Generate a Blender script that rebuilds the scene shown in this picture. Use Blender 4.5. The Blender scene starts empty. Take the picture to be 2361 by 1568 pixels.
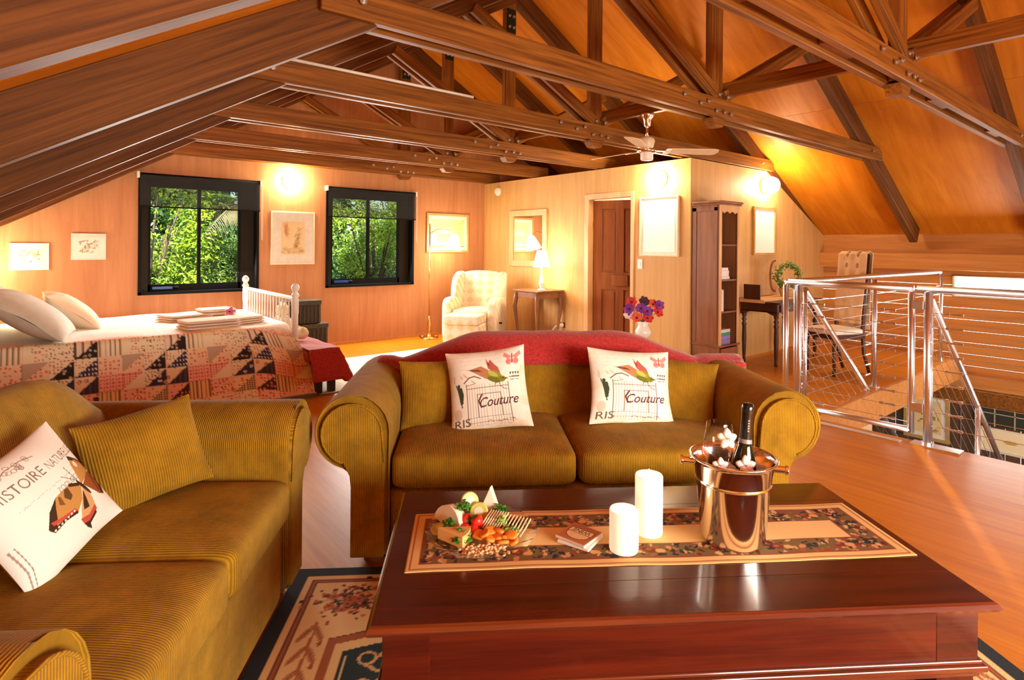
import bpy, bmesh, math, random
import numpy as np
from mathutils import Vector, Matrix

random.seed(7)
np.random.seed(7)
S = bpy.context.scene
COL = S.collection
PI = math.pi

# ------------------------------------------------------------------ camera
YAW = math.radians(39.5)
ROLL = 0.0079
EYE = 1.33
cam_d = bpy.data.cameras.new('camera')
cam_d.sensor_width = 36.0
cam_d.lens = 36.0 * 1335.0 / 2361.0
cam_d.shift_y = -(784 - 567.5) / 2361.0
cam_d.clip_start = 0.02
cam = bpy.data.objects.new('camera', cam_d)
COL.objects.link(cam)
FW = Vector((math.sin(YAW), math.cos(YAW), 0))
RT = Vector((math.cos(YAW), -math.sin(YAW), 0))
UPV = Vector((0, 0, 1))
cxv = RT * math.cos(ROLL) + UPV * math.sin(ROLL)
cyv = UPV * math.cos(ROLL) - RT * math.sin(ROLL)
m = Matrix((cxv, cyv, -FW)).transposed().to_4x4()
m.translation = (0, 0, EYE)
cam.matrix_world = m
S.camera = cam

# ------------------------------------------------------------------ view, world, daylight
S.view_settings.view_transform = 'Standard'
S.view_settings.look = 'None'
S.view_settings.gamma = 1.0
S.view_settings.use_curve_mapping = False
S.view_settings.exposure = 0.85

w = bpy.data.worlds.new('sky')
S.world = w
w.use_nodes = True
nt = w.node_tree
nt.nodes.clear()
sky = nt.nodes.new('ShaderNodeTexSky')
sky.sky_type = 'NISHITA'
sky.sun_disc = False
sky.sun_elevation = math.radians(48)
sky.sun_rotation = math.radians(200)
bg = nt.nodes.new('ShaderNodeBackground')
bg.inputs['Strength'].default_value = 0.22
wo = nt.nodes.new('ShaderNodeOutputWorld')
nt.links.new(sky.outputs[0], bg.inputs[0])
nt.links.new(bg.outputs[0], wo.inputs[0])

sun_d = bpy.data.lights.new('sun', 'SUN')
sun_d.energy = 10.0
sun_d.angle = math.radians(0.6)
sun_d.color = (1.0, 0.93, 0.8)
sun = bpy.data.objects.new('sun', sun_d)
COL.objects.link(sun)
sun.rotation_euler = (math.radians(46), 0, math.radians(-18))


def area(name, loc, direction, sx, sy, energy, color):
    d = bpy.data.lights.new(name, 'AREA')
    d.shape = 'RECTANGLE'
    d.size = sx
    d.size_y = sy
    d.energy = energy
    d.color = color
    o = bpy.data.objects.new(name, d)
    COL.objects.link(o)
    o.location = loc
    o.rotation_euler = Vector(direction).to_track_quat('-Z', 'Y').to_euler()
    return o


# daylight at the two far windows and the eave window, plus two added fill lamps
area('fill_behind_camera', (1.7, -2.42, 1.05), (0.15, 1, -0.75), 2.6, 1.0, 175, (1.0, 0.90, 0.74))  # added fill for the lounge from behind the camera, no window known there
area('daylight_window_a', (1.48, 7.28, 1.35), (0.1, -1, -0.45), 1.0, 0.8, 46, (1.0, 0.96, 0.90))
area('daylight_window_b', (3.58, 7.28, 1.35), (0.0, -1, -0.45), 1.0, 0.8, 46, (1.0, 0.96, 0.90))
area('fill_stairwell', (6.6, -2.3, -1.2), (0.2, 1, 0.05), 2.6, 1.6, 80, (1.0, 0.93, 0.82))  # fill lamp added to brighten the storey below, its source is made up
area('daylight_eave_window', (8.86, 0.9, 0.88), (-1, 0, -0.1), 2.1, 0.22, 30, (1.0, 0.94, 0.84))


# ------------------------------------------------------------------ colour helpers
def lin(c):
    return tuple(((v / 12.92) if v <= 0.04045 else ((v + 0.055) / 1.055) ** 2.4) for v in c)


def rgb(r, g, b):
    return lin((r / 255.0, g / 255.0, b / 255.0))


# ------------------------------------------------------------------ materials
M = {}


def new_mat(name):
    mt = bpy.data.materials.new(name)
    mt.use_nodes = True
    n = mt.node_tree
    for x in list(n.nodes):
        n.nodes.remove(x)
    out = n.nodes.new('ShaderNodeOutputMaterial')
    p = n.nodes.new('ShaderNodeBsdfPrincipled')
    n.links.new(p.outputs[0], out.inputs[0])
    M[name] = mt
    return mt, n, p, out


def nd(n, t, **kw):
    x = n.nodes.new(t)
    for k, v in kw.items():
        setattr(x, k, v)
    return x


def plain(name, col, rough=0.5, metal=0.0, spec=0.5, coat=0.0, noise=0.06, nscale=14.0, bump=0.0, emit=None, estr=0.0, sheen=0.0, trans=0.0, ior=1.45, alpha=1.0, sss=0.0):
    mt, n, p, out = new_mat(name)
    tc = nd(n, 'ShaderNodeTexCoord')
    nz = nd(n, 'ShaderNodeTexNoise')
    nz.inputs['Scale'].default_value = nscale
    nz.inputs['Detail'].default_value = 4
    n.links.new(tc.outputs['Object'], nz.inputs['Vector'])
    cr = nd(n, 'ShaderNodeValToRGB')
    cr.color_ramp.elements[0].position = 0.3
    cr.color_ramp.elements[1].position = 0.7
    cr.color_ramp.elements[0].color = tuple(max(0, c * (1 - noise)) for c in col) + (1,)
    cr.color_ramp.elements[1].color = tuple(min(1, c * (1 + noise)) for c in col) + (1,)
    n.links.new(nz.outputs['Fac'], cr.inputs['Fac'])
    n.links.new(cr.outputs['Color'], p.inputs['Base Color'])
    p.inputs['Roughness'].default_value = rough
    p.inputs['Metallic'].default_value = metal
    p.inputs['Specular IOR Level'].default_value = spec
    p.inputs['Coat Weight'].default_value = coat
    p.inputs['Coat Roughness'].default_value = 0.08
    p.inputs['Sheen Weight'].default_value = sheen
    p.inputs['Transmission Weight'].default_value = trans
    p.inputs['IOR'].default_value = ior
    p.inputs['Alpha'].default_value = alpha
    if emit:
        p.inputs['Emission Color'].default_value = tuple(emit) + (1,)
        p.inputs['Emission Strength'].default_value = estr
    if bump:
        b = nd(n, 'ShaderNodeBump')
        b.inputs['Strength'].default_value = bump
        b.inputs['Distance'].default_value = 0.01
        n.links.new(nz.outputs['Fac'], b.inputs['Height'])
        n.links.new(b.outputs['Normal'], p.inputs['Normal'])
    return mt


def wood(name, c1, c2, scale=(1.2, 14, 14), rough=0.45, coat=0.0, bump=0.08, spec=0.4, c3=None, distort=0.6, jitter=True):
    mt, n, p, out = new_mat(name)
    tc = nd(n, 'ShaderNodeTexCoord')
    oi = nd(n, 'ShaderNodeObjectInfo')
    mp = nd(n, 'ShaderNodeMapping')
    mp.inputs['Scale'].default_value = scale
    n.links.new(tc.outputs['Object'], mp.inputs['Vector'])
    ad = nd(n, 'ShaderNodeVectorMath', operation='ADD')
    mul = nd(n, 'ShaderNodeMath', operation='MULTIPLY')
    mul.inputs[1].default_value = 37.0 if jitter else 0.0
    n.links.new(oi.outputs['Random'], mul.inputs[0])
    cb = nd(n, 'ShaderNodeCombineXYZ')
    for i in range(3):
        n.links.new(mul.outputs[0], cb.inputs[i])
    n.links.new(mp.outputs[0], ad.inputs[0])
    n.links.new(cb.outputs[0], ad.inputs[1])
    nz = nd(n, 'ShaderNodeTexNoise')
    nz.inputs['Scale'].default_value = 1.0
    nz.inputs['Detail'].default_value = 7
    nz.inputs['Roughness'].default_value = 0.62
    nz.inputs['Distortion'].default_value = distort
    n.links.new(ad.outputs[0], nz.inputs['Vector'])
    cr = nd(n, 'ShaderNodeValToRGB')
    cr.color_ramp.elements[0].position = 0.28
    cr.color_ramp.elements[1].position = 0.74
    cr.color_ramp.elements[0].color = tuple(c1) + (1,)
    cr.color_ramp.elements[1].color = tuple(c2) + (1,)
    if c3:
        e = cr.color_ramp.elements.new(0.5)
        e.color = tuple(c3) + (1,)
    n.links.new(nz.outputs['Fac'], cr.inputs['Fac'])
    n.links.new(cr.outputs['Color'], p.inputs['Base Color'])
    p.inputs['Roughness'].default_value = rough
    p.inputs['Coat Weight'].default_value = coat
    p.inputs['Coat Roughness'].default_value = 0.1
    p.inputs['Specular IOR Level'].default_value = spec
    nb = nd(n, 'ShaderNodeTexNoise')
    nb.inputs['Scale'].default_value = 4.0
    nb.inputs['Detail'].default_value = 5
    n.links.new(ad.outputs[0], nb.inputs['Vector'])
    b = nd(n, 'ShaderNodeBump')
    b.inputs['Strength'].default_value = bump
    b.inputs['Distance'].default_value = 0.006
    n.links.new(nb.outputs['Fac'], b.inputs['Height'])
    n.links.new(b.outputs['Normal'], p.inputs['Normal'])
    return mt


def corduroy(name, col, axis, period=0.0072):
    mt, n, p, out = new_mat(name)
    tc = nd(n, 'ShaderNodeTexCoord')
    sp = nd(n, 'ShaderNodeSeparateXYZ')
    n.links.new(tc.outputs['Object'], sp.inputs[0])
    ml = nd(n, 'ShaderNodeMath', operation='MULTIPLY')
    ml.inputs[1].default_value = 2 * PI / period
    n.links.new(sp.outputs[axis], ml.inputs[0])
    sn = nd(n, 'ShaderNodeMath', operation='SINE')
    n.links.new(ml.outputs[0], sn.inputs[0])
    nz = nd(n, 'ShaderNodeTexNoise')
    nz.inputs['Scale'].default_value = 9.0
    nz.inputs['Detail'].default_value = 6
    nz.inputs['Roughness'].default_value = 0.7
    n.links.new(tc.outputs['Object'], nz.inputs['Vector'])
    cr = nd(n, 'ShaderNodeValToRGB')
    cr.color_ramp.elements[0].position = 0.32
    cr.color_ramp.elements[1].position = 0.68
    cr.color_ramp.elements[0].color = tuple(c * 0.72 for c in col) + (1,)
    cr.color_ramp.elements[1].color = tuple(min(1, c * 1.22) for c in col) + (1,)
    n.links.new(nz.outputs['Fac'], cr.inputs['Fac'])
    mr = nd(n, 'ShaderNodeMapRange')
    mr.inputs['From Min'].default_value = -1
    mr.inputs['From Max'].default_value = 1
    mr.inputs['To Min'].default_value = 0.62
    mr.inputs['To Max'].default_value = 1.12
    n.links.new(sn.outputs[0], mr.inputs['Value'])
    mx = nd(n, 'ShaderNodeVectorMath', operation='SCALE')
    n.links.new(cr.outputs['Color'], mx.inputs[0])
    n.links.new(mr.outputs[0], mx.inputs['Scale'])
    n.links.new(mx.outputs[0], p.inputs['Base Color'])
    p.inputs['Roughness'].default_value = 0.85
    p.inputs['Specular IOR Level'].default_value = 0.15
    p.inputs['Sheen Weight'].default_value = 0.12
    p.inputs['Sheen Tint'].default_value = (0.9, 0.75, 0.35, 1)
    b = nd(n, 'ShaderNodeBump')
    b.inputs['Strength'].default_value = 0.5
    b.inputs['Distance'].default_value = 0.0022
    n.links.new(sn.outputs[0], b.inputs['Height'])
    n.links.new(b.outputs['Normal'], p.inputs['Normal'])
    return mt


def vcol(name, rough=0.85, weave=0.0, wscale=400, sheen=0.0, spec=0.2):
    """cloth or paper whose printed colours come from the mesh's own colour pattern"""
    mt, n, p, out = new_mat(name)
    at = nd(n, 'ShaderNodeVertexColor')
    at.layer_name = 'Col'
    n.links.new(at.outputs['Color'], p.inputs['Base Color'])
    p.inputs['Roughness'].default_value = rough
    p.inputs['Specular IOR Level'].default_value = spec
    p.inputs['Sheen Weight'].default_value = sheen
    if weave:
        tc = nd(n, 'ShaderNodeTexCoord')
        nz = nd(n, 'ShaderNodeTexNoise')
        nz.inputs['Scale'].default_value = wscale
        nz.inputs['Detail'].default_value = 2
        n.links.new(tc.outputs['Object'], nz.inputs['Vector'])
        b = nd(n, 'ShaderNodeBump')
        b.inputs['Strength'].default_value = weave
        b.inputs['Distance'].default_value = 0.003
        n.links.new(nz.outputs['Fac'], b.inputs['Height'])
        n.links.new(b.outputs['Normal'], p.inputs['Normal'])
    return mt


def see_through(name, tint, opacity, gloss=0.0, rough=0.0):
    mt, n, p, out = new_mat(name)
    n.nodes.remove(p)
    tr = nd(n, 'ShaderNodeBsdfTransparent')
    tr.inputs[0].default_value = (1, 1, 1, 1)
    df = nd(n, 'ShaderNodeBsdfDiffuse')
    df.inputs[0].default_value = tuple(tint) + (1,)
    mx = nd(n, 'ShaderNodeMixShader')
    mx.inputs[0].default_value = opacity
    n.links.new(tr.outputs[0], mx.inputs[1])
    n.links.new(df.outputs[0], mx.inputs[2])
    last = mx
    if gloss:
        gl = nd(n, 'ShaderNodeBsdfGlossy')
        gl.inputs['Roughness'].default_value = rough
        fr = nd(n, 'ShaderNodeLayerWeight')
        fr.inputs['Blend'].default_value = gloss
        m2 = nd(n, 'ShaderNodeMixShader')
        n.links.new(fr.outputs['Fresnel'], m2.inputs[0])
        n.links.new(mx.outputs[0], m2.inputs[1])
        n.links.new(gl.outputs[0], m2.inputs[2])
        last = m2
    n.links.new(last.outputs[0], out.inputs[0])
    return mt


def leafy(name, c1, c2, sss=0.35):
    mt, n, p, out = new_mat(name)
    tc = nd(n, 'ShaderNodeTexCoord')
    nz = nd(n, 'ShaderNodeTexNoise')
    nz.inputs['Scale'].default_value = 2.2
    nz.inputs['Detail'].default_value = 8
    n.links.new(tc.outputs['Object'], nz.inputs['Vector'])
    cr = nd(n, 'ShaderNodeValToRGB')
    cr.color_ramp.elements[0].position = 0.35
    cr.color_ramp.elements[1].position = 0.65
    cr.color_ramp.elements[0].color = tuple(c1) + (1,)
    cr.color_ramp.elements[1].color = tuple(c2) + (1,)
    n.links.new(nz.outputs['Fac'], cr.inputs['Fac'])
    n.links.new(cr.outputs['Color'], p.inputs['Base Color'])
    p.inputs['Roughness'].default_value = 0.45
    tl = nd(n, 'ShaderNodeBsdfTranslucent')
    n.links.new(cr.outputs['Color'], tl.inputs[0])
    mx = nd(n, 'ShaderNodeMixShader')
    mx.inputs[0].default_value = sss
    n.links.new(p.outputs[0], mx.inputs[1])
    n.links.new(tl.outputs[0], mx.inputs[2])
    n.links.new(mx.outputs[0], out.inputs[0])
    return mt


# timber and boards
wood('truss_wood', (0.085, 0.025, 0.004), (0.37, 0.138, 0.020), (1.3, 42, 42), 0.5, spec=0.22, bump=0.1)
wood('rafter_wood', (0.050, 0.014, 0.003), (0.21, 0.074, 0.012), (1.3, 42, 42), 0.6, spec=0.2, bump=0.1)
wood('ceiling_ply', (0.46, 0.135, 0.005), (0.70, 0.255, 0.018), (1.0, 7.5, 3.0), 0.50, spec=0.18, bump=0.03, c3=(0.58, 0.185, 0.009), distort=0.9)
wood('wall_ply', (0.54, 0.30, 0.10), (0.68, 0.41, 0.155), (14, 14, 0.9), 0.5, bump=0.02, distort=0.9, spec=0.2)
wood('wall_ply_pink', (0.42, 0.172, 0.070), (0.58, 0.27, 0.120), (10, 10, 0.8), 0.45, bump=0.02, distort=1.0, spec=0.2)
wood('eave_board', (0.44, 0.17, 0.042), (0.64, 0.29, 0.085), (22, 1.2, 22), 0.5, bump=0.04, spec=0.2)
wood('floor_wood', (0.40, 0.122, 0.004), (0.60, 0.215, 0.010), (24, 1.1, 24), 0.34, coat=0.0, bump=0.05, c3=(0.50, 0.165, 0.006), spec=0.12)
wood('mahogany', (0.026, 0.002, 0.001), (0.115, 0.013, 0.003), (1.3, 26, 26), 0.25, coat=0.4, bump=0.03, spec=0.3)
wood('table_edge', (0.05, 0.007, 0.003), (0.20, 0.040, 0.012), (1.3, 26, 26), 0.22, coat=0.7, bump=0.02)
wood('brown_wood', (0.17, 0.06, 0.022), (0.36, 0.15, 0.06), (10, 10, 1.0), 0.4, bump=0.05)
wood('door_wood', (0.22, 0.065, 0.018), (0.42, 0.15, 0.045), (12, 12, 0.9), 0.4, bump=0.05)
wood('dark_wood', (0.035, 0.010, 0.006), (0.10, 0.030, 0.015), (8, 8, 1.2), 0.35, bump=0.05)
wood('pine', (0.62, 0.32, 0.12), (0.80, 0.50, 0.24), (9, 9, 1.0), 0.45, bump=0.03)
wood('cellar_board', (0.045, 0.020, 0.010), (0.13, 0.065, 0.035), (10, 10, 0.8), 0.6, bump=0.1)
plain('cream_paint', (0.66, 0.46, 0.28), 0.6)
plain('black_frame', (0.003, 0.0025, 0.0025), 0.6, spec=0.15)
plain('dark_jamb', (0.016, 0.010, 0.003), 0.6, spec=0.2)
plain('blue_strap', (0.010, 0.035, 0.16), 0.35)
plain('steel', (0.82, 0.87, 0.94), 0.30, metal=1.0, noise=0.03)
plain('chrome', (0.88, 0.87, 0.86), 0.12, metal=1.0, noise=0.02)
plain('bolt_metal', (0.55, 0.50, 0.46), 0.35, metal=0.9)
plain('brass', (0.72, 0.44, 0.14), 0.25, metal=1.0)
plain('green_plate', (0.012, 0.022, 0.012), 0.5, metal=0.3)
plain('white_paint', (0.86, 0.82, 0.76), 0.35)
plain('white_plastic', (0.85, 0.80, 0.72), 0.35)
plain('porcelain', (0.88, 0.86, 0.82), 0.12, coat=0.4)
plain('red_cloth', (0.42, 0.022, 0.018), 0.9, noise=0.35, nscale=90, bump=0.5, sheen=0.3)
plain('white_cloth', (0.82, 0.78, 0.70), 0.9, noise=0.04, nscale=30, bump=0.25)
plain('grey_pillow', (0.62, 0.57, 0.48), 0.9, noise=0.05, nscale=20, bump=0.2)
plain('towel', (0.80, 0.62, 0.48), 0.95, noise=0.08, nscale=120, bump=0.6)
plain('plush', (0.80, 0.66, 0.40), 0.95, noise=0.15, nscale=90, bump=0.7)
plain('wicker', (0.035, 0.024, 0.010), 0.6, noise=0.4, nscale=60, bump=0.6)
plain('wicker_lid', (0.055, 0.036, 0.014), 0.6, noise=0.4, nscale=60, bump=0.6)
plain('cream_rug', (0.80, 0.72, 0.56), 0.95, noise=0.08, nscale=60, bump=0.6)
plain('grey_wood_leg', (0.02, 0.012, 0.010), 0.5)
plain('foot_red', (0.20, 0.05, 0.025), 0.35)
plain('stone_white', (0.80, 0.76, 0.68), 0.6)
plain('ice', (0.80, 0.84, 0.84), 0.08, spec=0.8, noise=0.25, nscale=60)
plain('wax', (0.88, 0.80, 0.68), 0.5, noise=0.02, emit=(1.0, 0.80, 0.55), estr=0.35)
plain('flame', (1, 0.8, 0.5), 0.5, emit=(1.0, 0.75, 0.42), estr=30)
plain('globe', (0.95, 0.9, 0.8), 0.3, emit=(1.0, 0.83, 0.55), estr=64)
plain('shade_lit', (0.95, 0.88, 0.75), 0.6, emit=(1.0, 0.83, 0.56), estr=19)
plain('mirror', (0.92, 0.92, 0.90), 0.02, metal=1.0, noise=0.0)
plain('mat_board', (0.84, 0.78, 0.66), 0.7)
plain('gold_frame', (0.62, 0.38, 0.12), 0.35, metal=0.4)
plain('pale_frame', (0.78, 0.66, 0.46), 0.5)
plain('black_foil', (0.008, 0.008, 0.008), 0.25, coat=0.3)
plain('bottle_glass', (0.004, 0.010, 0.003), 0.06, coat=0.6)
plain('label_grey', (0.25, 0.24, 0.24), 0.4)
plain('petal_white', (0.88, 0.72, 0.68), 0.6)
plain('petal_red', (0.62, 0.03, 0.03), 0.6, noise=0.25)
plain('petal_orange', (0.72, 0.10, 0.05), 0.6, noise=0.25)
plain('petal_purple', (0.20, 0.03, 0.28), 0.6, noise=0.25)
plain('petal_dark', (0.06, 0.008, 0.03), 0.6)
plain('petal_pink', (0.66, 0.18, 0.30), 0.6)
plain('stem_green', (0.09, 0.22, 0.04), 0.5)
plain('parsley', (0.05, 0.22, 0.015), 0.5, noise=0.4, nscale=60)
plain('light_green', (0.24, 0.42, 0.05), 0.5, noise=0.25, nscale=60)
plain('cheese_orange', (0.80, 0.46, 0.16), 0.5)
plain('cheese_white', (0.88, 0.82, 0.64), 0.5)
plain('rind', (0.70, 0.58, 0.26), 0.6)
plain('strawberry', (0.70, 0.03, 0.015), 0.3, noise=0.2, nscale=80)
plain('apricot', (0.82, 0.25, 0.03), 0.45, noise=0.2)
plain('cracker', (0.84, 0.70, 0.42), 0.7)
plain('nut', (0.76, 0.50, 0.26), 0.6, noise=0.2)
plain('kiwi_flesh', (0.62, 0.60, 0.16), 0.4)
plain('kiwi_core', (0.84, 0.80, 0.52), 0.4)
plain('coaster_side', (0.80, 0.74, 0.66), 0.6)
plain('book_white', (0.86, 0.84, 0.82), 0.6)
plain('book_green', (0.05, 0.36, 0.20), 0.5)
plain('book_violet', (0.30, 0.25, 0.62), 0.5)
plain('book_pale', (0.72, 0.74, 0.66), 0.5)
plain('cord_white', (0.80, 0.76, 0.68), 0.5)
plain('fan_cream', (0.75, 0.62, 0.42), 0.35)
plain('dark_void', (0.02, 0.012, 0.008), 0.8)
plain('garden_ground', (0.05, 0.08, 0.02), 0.9)
plain('bark', (0.10, 0.07, 0.045), 0.9, noise=0.4)
plain('tile_dark', (0.030, 0.034, 0.026), 0.3)
plain('muntin', (0.45, 0.40, 0.30), 0.5)
CORD = (0.385, 0.195, 0.010)
corduroy('cord_x', CORD, 0)
corduroy('cord_y', CORD, 1)
corduroy('cord_z', CORD, 2)
vcol('print_cloth', 0.85, 0.15, 600)
vcol('quilt_cloth', 0.9, 0.3, 140)
vcol('rug_wool', 0.95, 0.5, 300)
vcol('woven_runner', 0.85, 0.3, 500)
vcol('damask', 0.85, 0.2, 300)
vcol('paper_print', 0.55)
see_through('window_glass', (0.1, 0.12, 0.1), 0.02, gloss=0.06)
see_through('picture_glass', (0.5, 0.5, 0.5), 0.0, gloss=0.10)
see_through('blind_mesh', (0.045, 0.050, 0.055), 0.46)
plain('clear_glass', (0.98, 0.98, 0.96), 0.0, trans=1.0, ior=1.02, coat=1.0, noise=0.0)
plain('plate_glass', (0.99, 0.96, 0.86), 0.0, trans=1.0, ior=1.03, coat=1.0, noise=0.0)
leafy('leaf_bright', (0.04, 0.15, 0.006), (0.46, 0.64, 0.03))
leafy('leaf_mid', (0.02, 0.08, 0.008), (0.30, 0.46, 0.07))
leafy('leaf_dark', (0.010, 0.045, 0.012), (0.05, 0.16, 0.03))
leafy('leaf_lime', (0.30, 0.44, 0.02), (0.62, 0.70, 0.06))
leafy('leaf_dry', (0.14, 0.11, 0.05), (0.40, 0.35, 0.20))
leafy('ivy', (0.06, 0.20, 0.03), (0.36, 0.50, 0.12))


# ------------------------------------------------------------------ mesh helpers
def frame(p0, p1, up=(0, 0, 1)):
    """matrix whose X runs from p0 to p1, Z close to up"""
    p0 = Vector(p0)
    x = (Vector(p1) - p0).normalized()
    u = Vector(up)
    if abs(x.dot(u)) > 0.98:
        u = Vector((0, 1, 0))
    y = u.cross(x).normalized()
    z = x.cross(y)
    mm = Matrix((x, y, z)).transposed().to_4x4()
    mm.translation = p0
    return mm


class MB:
    def __init__(self):
        self.v = []
        self.f = []

    def add(self, vs, fs):
        o = len(self.v)
        self.v += [tuple(p) for p in vs]
        self.f += [tuple(i + o for i in q) for q in fs]
        return self

    def box(self, x0, x1, y0, y1, z0, z1):
        vs = [(x0, y0, z0), (x1, y0, z0), (x1, y1, z0), (x0, y1, z0), (x0, y0, z1), (x1, y0, z1), (x1, y1, z1), (x0, y1, z1)]
        return self.add(vs, [(0, 3, 2, 1), (4, 5, 6, 7), (0, 1, 5, 4), (1, 2, 6, 5), (2, 3, 7, 6), (3, 0, 4, 7)])

    def obox(self, mat, x0, x1, y0, y1, z0, z1):
        t = MB().box(x0, x1, y0, y1, z0, z1)
        return self.add([mat @ Vector(p) for p in t.v], t.f)

    def merge(self, other, mat=None):
        return self.add([(mat @ Vector(p)) if mat else p for p in other.v], other.f)

    def cyl(self, p0, p1, r0, r1=None, n=12, cap=True):
        r1 = r0 if r1 is None else r1
        mt = frame(p0, p1)
        L = (Vector(p1) - Vector(p0)).length
        vs = []
        for (x, r) in ((0, r0), (L, r1)):
            for i in range(n):
                a = 2 * PI * i / n
                vs.append(mt @ Vector((x, r * math.cos(a), r * math.sin(a))))
        fs = [(i, (i + 1) % n, n + (i + 1) % n, n + i) for i in range(n)]
        if cap:
            fs += [tuple(range(n - 1, -1, -1)), tuple(range(n, 2 * n))]
        return self.add(vs, fs)

    def tube(self, pts, r, n=8, cap=True):
        pts = [Vector(p) for p in pts]
        rr = r if isinstance(r, (list, tuple)) else [r] * len(pts)
        vs = []
        prev = None
        for i, p in enumerate(pts):
            d = (pts[min(i + 1, len(pts) - 1)] - pts[max(i - 1, 0)]).normalized()
            if prev is None:
                u = Vector((0, 0, 1)) if abs(d.z) < 0.9 else Vector((1, 0, 0))
                u = (u - d * u.dot(d)).normalized()
            else:
                u = (prev - d * prev.dot(d)).normalized()
            prev = u
            w2 = d.cross(u)
            for k in range(n):
                a = 2 * PI * k / n
                vs.append(p + (u * math.cos(a) + w2 * math.sin(a)) * rr[i])
        fs = []
        for i in range(len(pts) - 1):
            for k in range(n):
                a, b = i * n + k, i * n + (k + 1) % n
                fs.append((a, b, b + n, a + n))
        if cap:
            fs += [tuple(range(n - 1, -1, -1)), tuple(range((len(pts) - 1) * n, len(pts) * n))]
        return self.add(vs, fs)

    def lathe(self, prof, n=24, c=(0, 0, 0), cap=True, wob=None):
        vs = []
        for (r, z) in prof:
            for i in range(n):
                a = 2 * PI * i / n
                q = r * (wob(a) if wob else 1)
                vs.append((c[0] + q * math.cos(a), c[1] + q * math.sin(a), c[2] + z))
        fs = []
        for j in range(len(prof) - 1):
            for i in range(n):
                fs.append((j * n + i, j * n + (i + 1) % n, (j + 1) * n + (i + 1) % n, (j + 1) * n + i))
        if cap:
            fs += [tuple(range(n - 1, -1, -1)), tuple(range((len(prof) - 1) * n, len(prof) * n))]
        return self.add(vs, fs)

    def prism(self, poly, y0, y1, axis='y'):
        """polygon (a, b) pushed along an axis: y -> (x, z) outline, x -> (y, z), z -> (x, y)"""
        n = len(poly)

        def pt(a, b, t):
            return {'y': (a, t, b), 'x': (t, a, b), 'z': (a, b, t)}[axis]
        vs = [pt(a, b, y0) for a, b in poly] + [pt(a, b, y1) for a, b in poly]
        fs = [tuple(range(n)), tuple(range(2 * n - 1, n - 1, -1))]
        fs += [((i + 1) % n, i, n + i, n + (i + 1) % n) for i in range(n)]
        return self.add(vs, fs)

    def sphere(self, c, r, n=16, mm=10):
        rx, ry, rz = r if isinstance(r, (tuple, list)) else (r, r, r)
        prof = [(math.sin(PI * j / mm), -math.cos(PI * j / mm)) for j in range(mm + 1)]
        vs, fs = [], []
        vs.append((c[0], c[1], c[2] - rz))
        for j in range(1, mm):
            for i in range(n):
                a = 2 * PI * i / n
                vs.append((c[0] + rx * prof[j][0] * math.cos(a), c[1] + ry * prof[j][0] * math.sin(a), c[2] + rz * prof[j][1]))
        vs.append((c[0], c[1], c[2] + rz))
        for i in range(n):
            fs.append((0, 1 + (i + 1) % n, 1 + i))
        for j in range(mm - 2):
            for i in range(n):
                a, b = 1 + j * n + i, 1 + j * n + (i + 1) % n
                fs.append((a, b, b + n, a + n))
        t = len(vs) - 1
        o = 1 + (mm - 2) * n
        for i in range(n):
            fs.append((o + i, o + (i + 1) % n, t))
        return self.add(vs, fs)

    def superbox(self, c, h, e1=0.28, e2=0.22, n=40, mm=24):
        def sg(x, e):
            return math.copysign(abs(x) ** e, x)
        vs = []
        for j in range(mm + 1):
            v = -PI / 2 + PI * j / mm
            for i in range(n):
                u = -PI + 2 * PI * i / n
                cv = sg(math.cos(v), e1)
                vs.append((c[0] + h[0] * cv * sg(math.cos(u), e2), c[1] + h[1] * cv * sg(math.sin(u), e2), c[2] + h[2] * sg(math.sin(v), e1)))
        fs = []
        for j in range(mm):
            for i in range(n):
                fs.append((j * n + i, j * n + (i + 1) % n, (j + 1) * n + (i + 1) % n, (j + 1) * n + i))
        return self.add(vs, fs)

    def grid(self, P, closeu=False, closev=False):
        m_, n_ = len(P), len(P[0])
        vs = [P[i][j] for i in range(m_) for j in range(n_)]
        fs = []
        for i in range(m_ - (0 if closeu else 1)):
            for j in range(n_ - (0 if closev else 1)):
                a, b = i * n_ + j, i * n_ + (j + 1) % n_
                c, d = ((i + 1) % m_) * n_ + (j + 1) % n_, ((i + 1) % m_) * n_ + j
                fs.append((a, b, c, d))
        return self.add(vs, fs)

    def build(self, name, mat, parent=None, smooth=False, bevel=0.0, bseg=2, mtx=None, colors=None, fix=True, solid=0.0):
        me = bpy.data.meshes.new(name)
        me.from_pydata([tuple(p) for p in self.v], [], self.f)
        if fix:
            b = bmesh.new()
            b.from_mesh(me)
            bmesh.ops.remove_doubles(b, verts=b.verts, dist=1e-6)
            bmesh.ops.recalc_face_normals(b, faces=b.faces)
            b.to_mesh(me)
            b.free()
        if smooth:
            me.polygons.foreach_set('use_smooth', [True] * len(me.polygons))
        if colors is not None:
            at = me.color_attributes.new('Col', 'FLOAT_COLOR', 'POINT')
            at.data.foreach_set('color', np.asarray(colors, dtype=np.float32).ravel())
        me.materials.append(M[mat])
        me.update()
        o = bpy.data.objects.new(name, me)
        COL.objects.link(o)
        if parent:
            o.parent = parent
        if mtx is not None:
            o.matrix_basis = mtx
        if solid:
            md = o.modifiers.new('solid', 'SOLIDIFY')
            md.thickness = solid
            md.offset = -1
        if bevel:
            md = o.modifiers.new('bevel', 'BEVEL')
            md.width = bevel
            md.segments = bseg
            md.limit_method = 'ANGLE'
            md.harden_normals = False
        if smooth and bevel:
            pass
        return o


def tag(o, label, cat, group=None, kind=None):
    if label:
        o['label'] = label
    if cat:
        o['category'] = cat
    if group:
        o['group'] = group
    if kind:
        o['kind'] = kind
    return o


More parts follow.
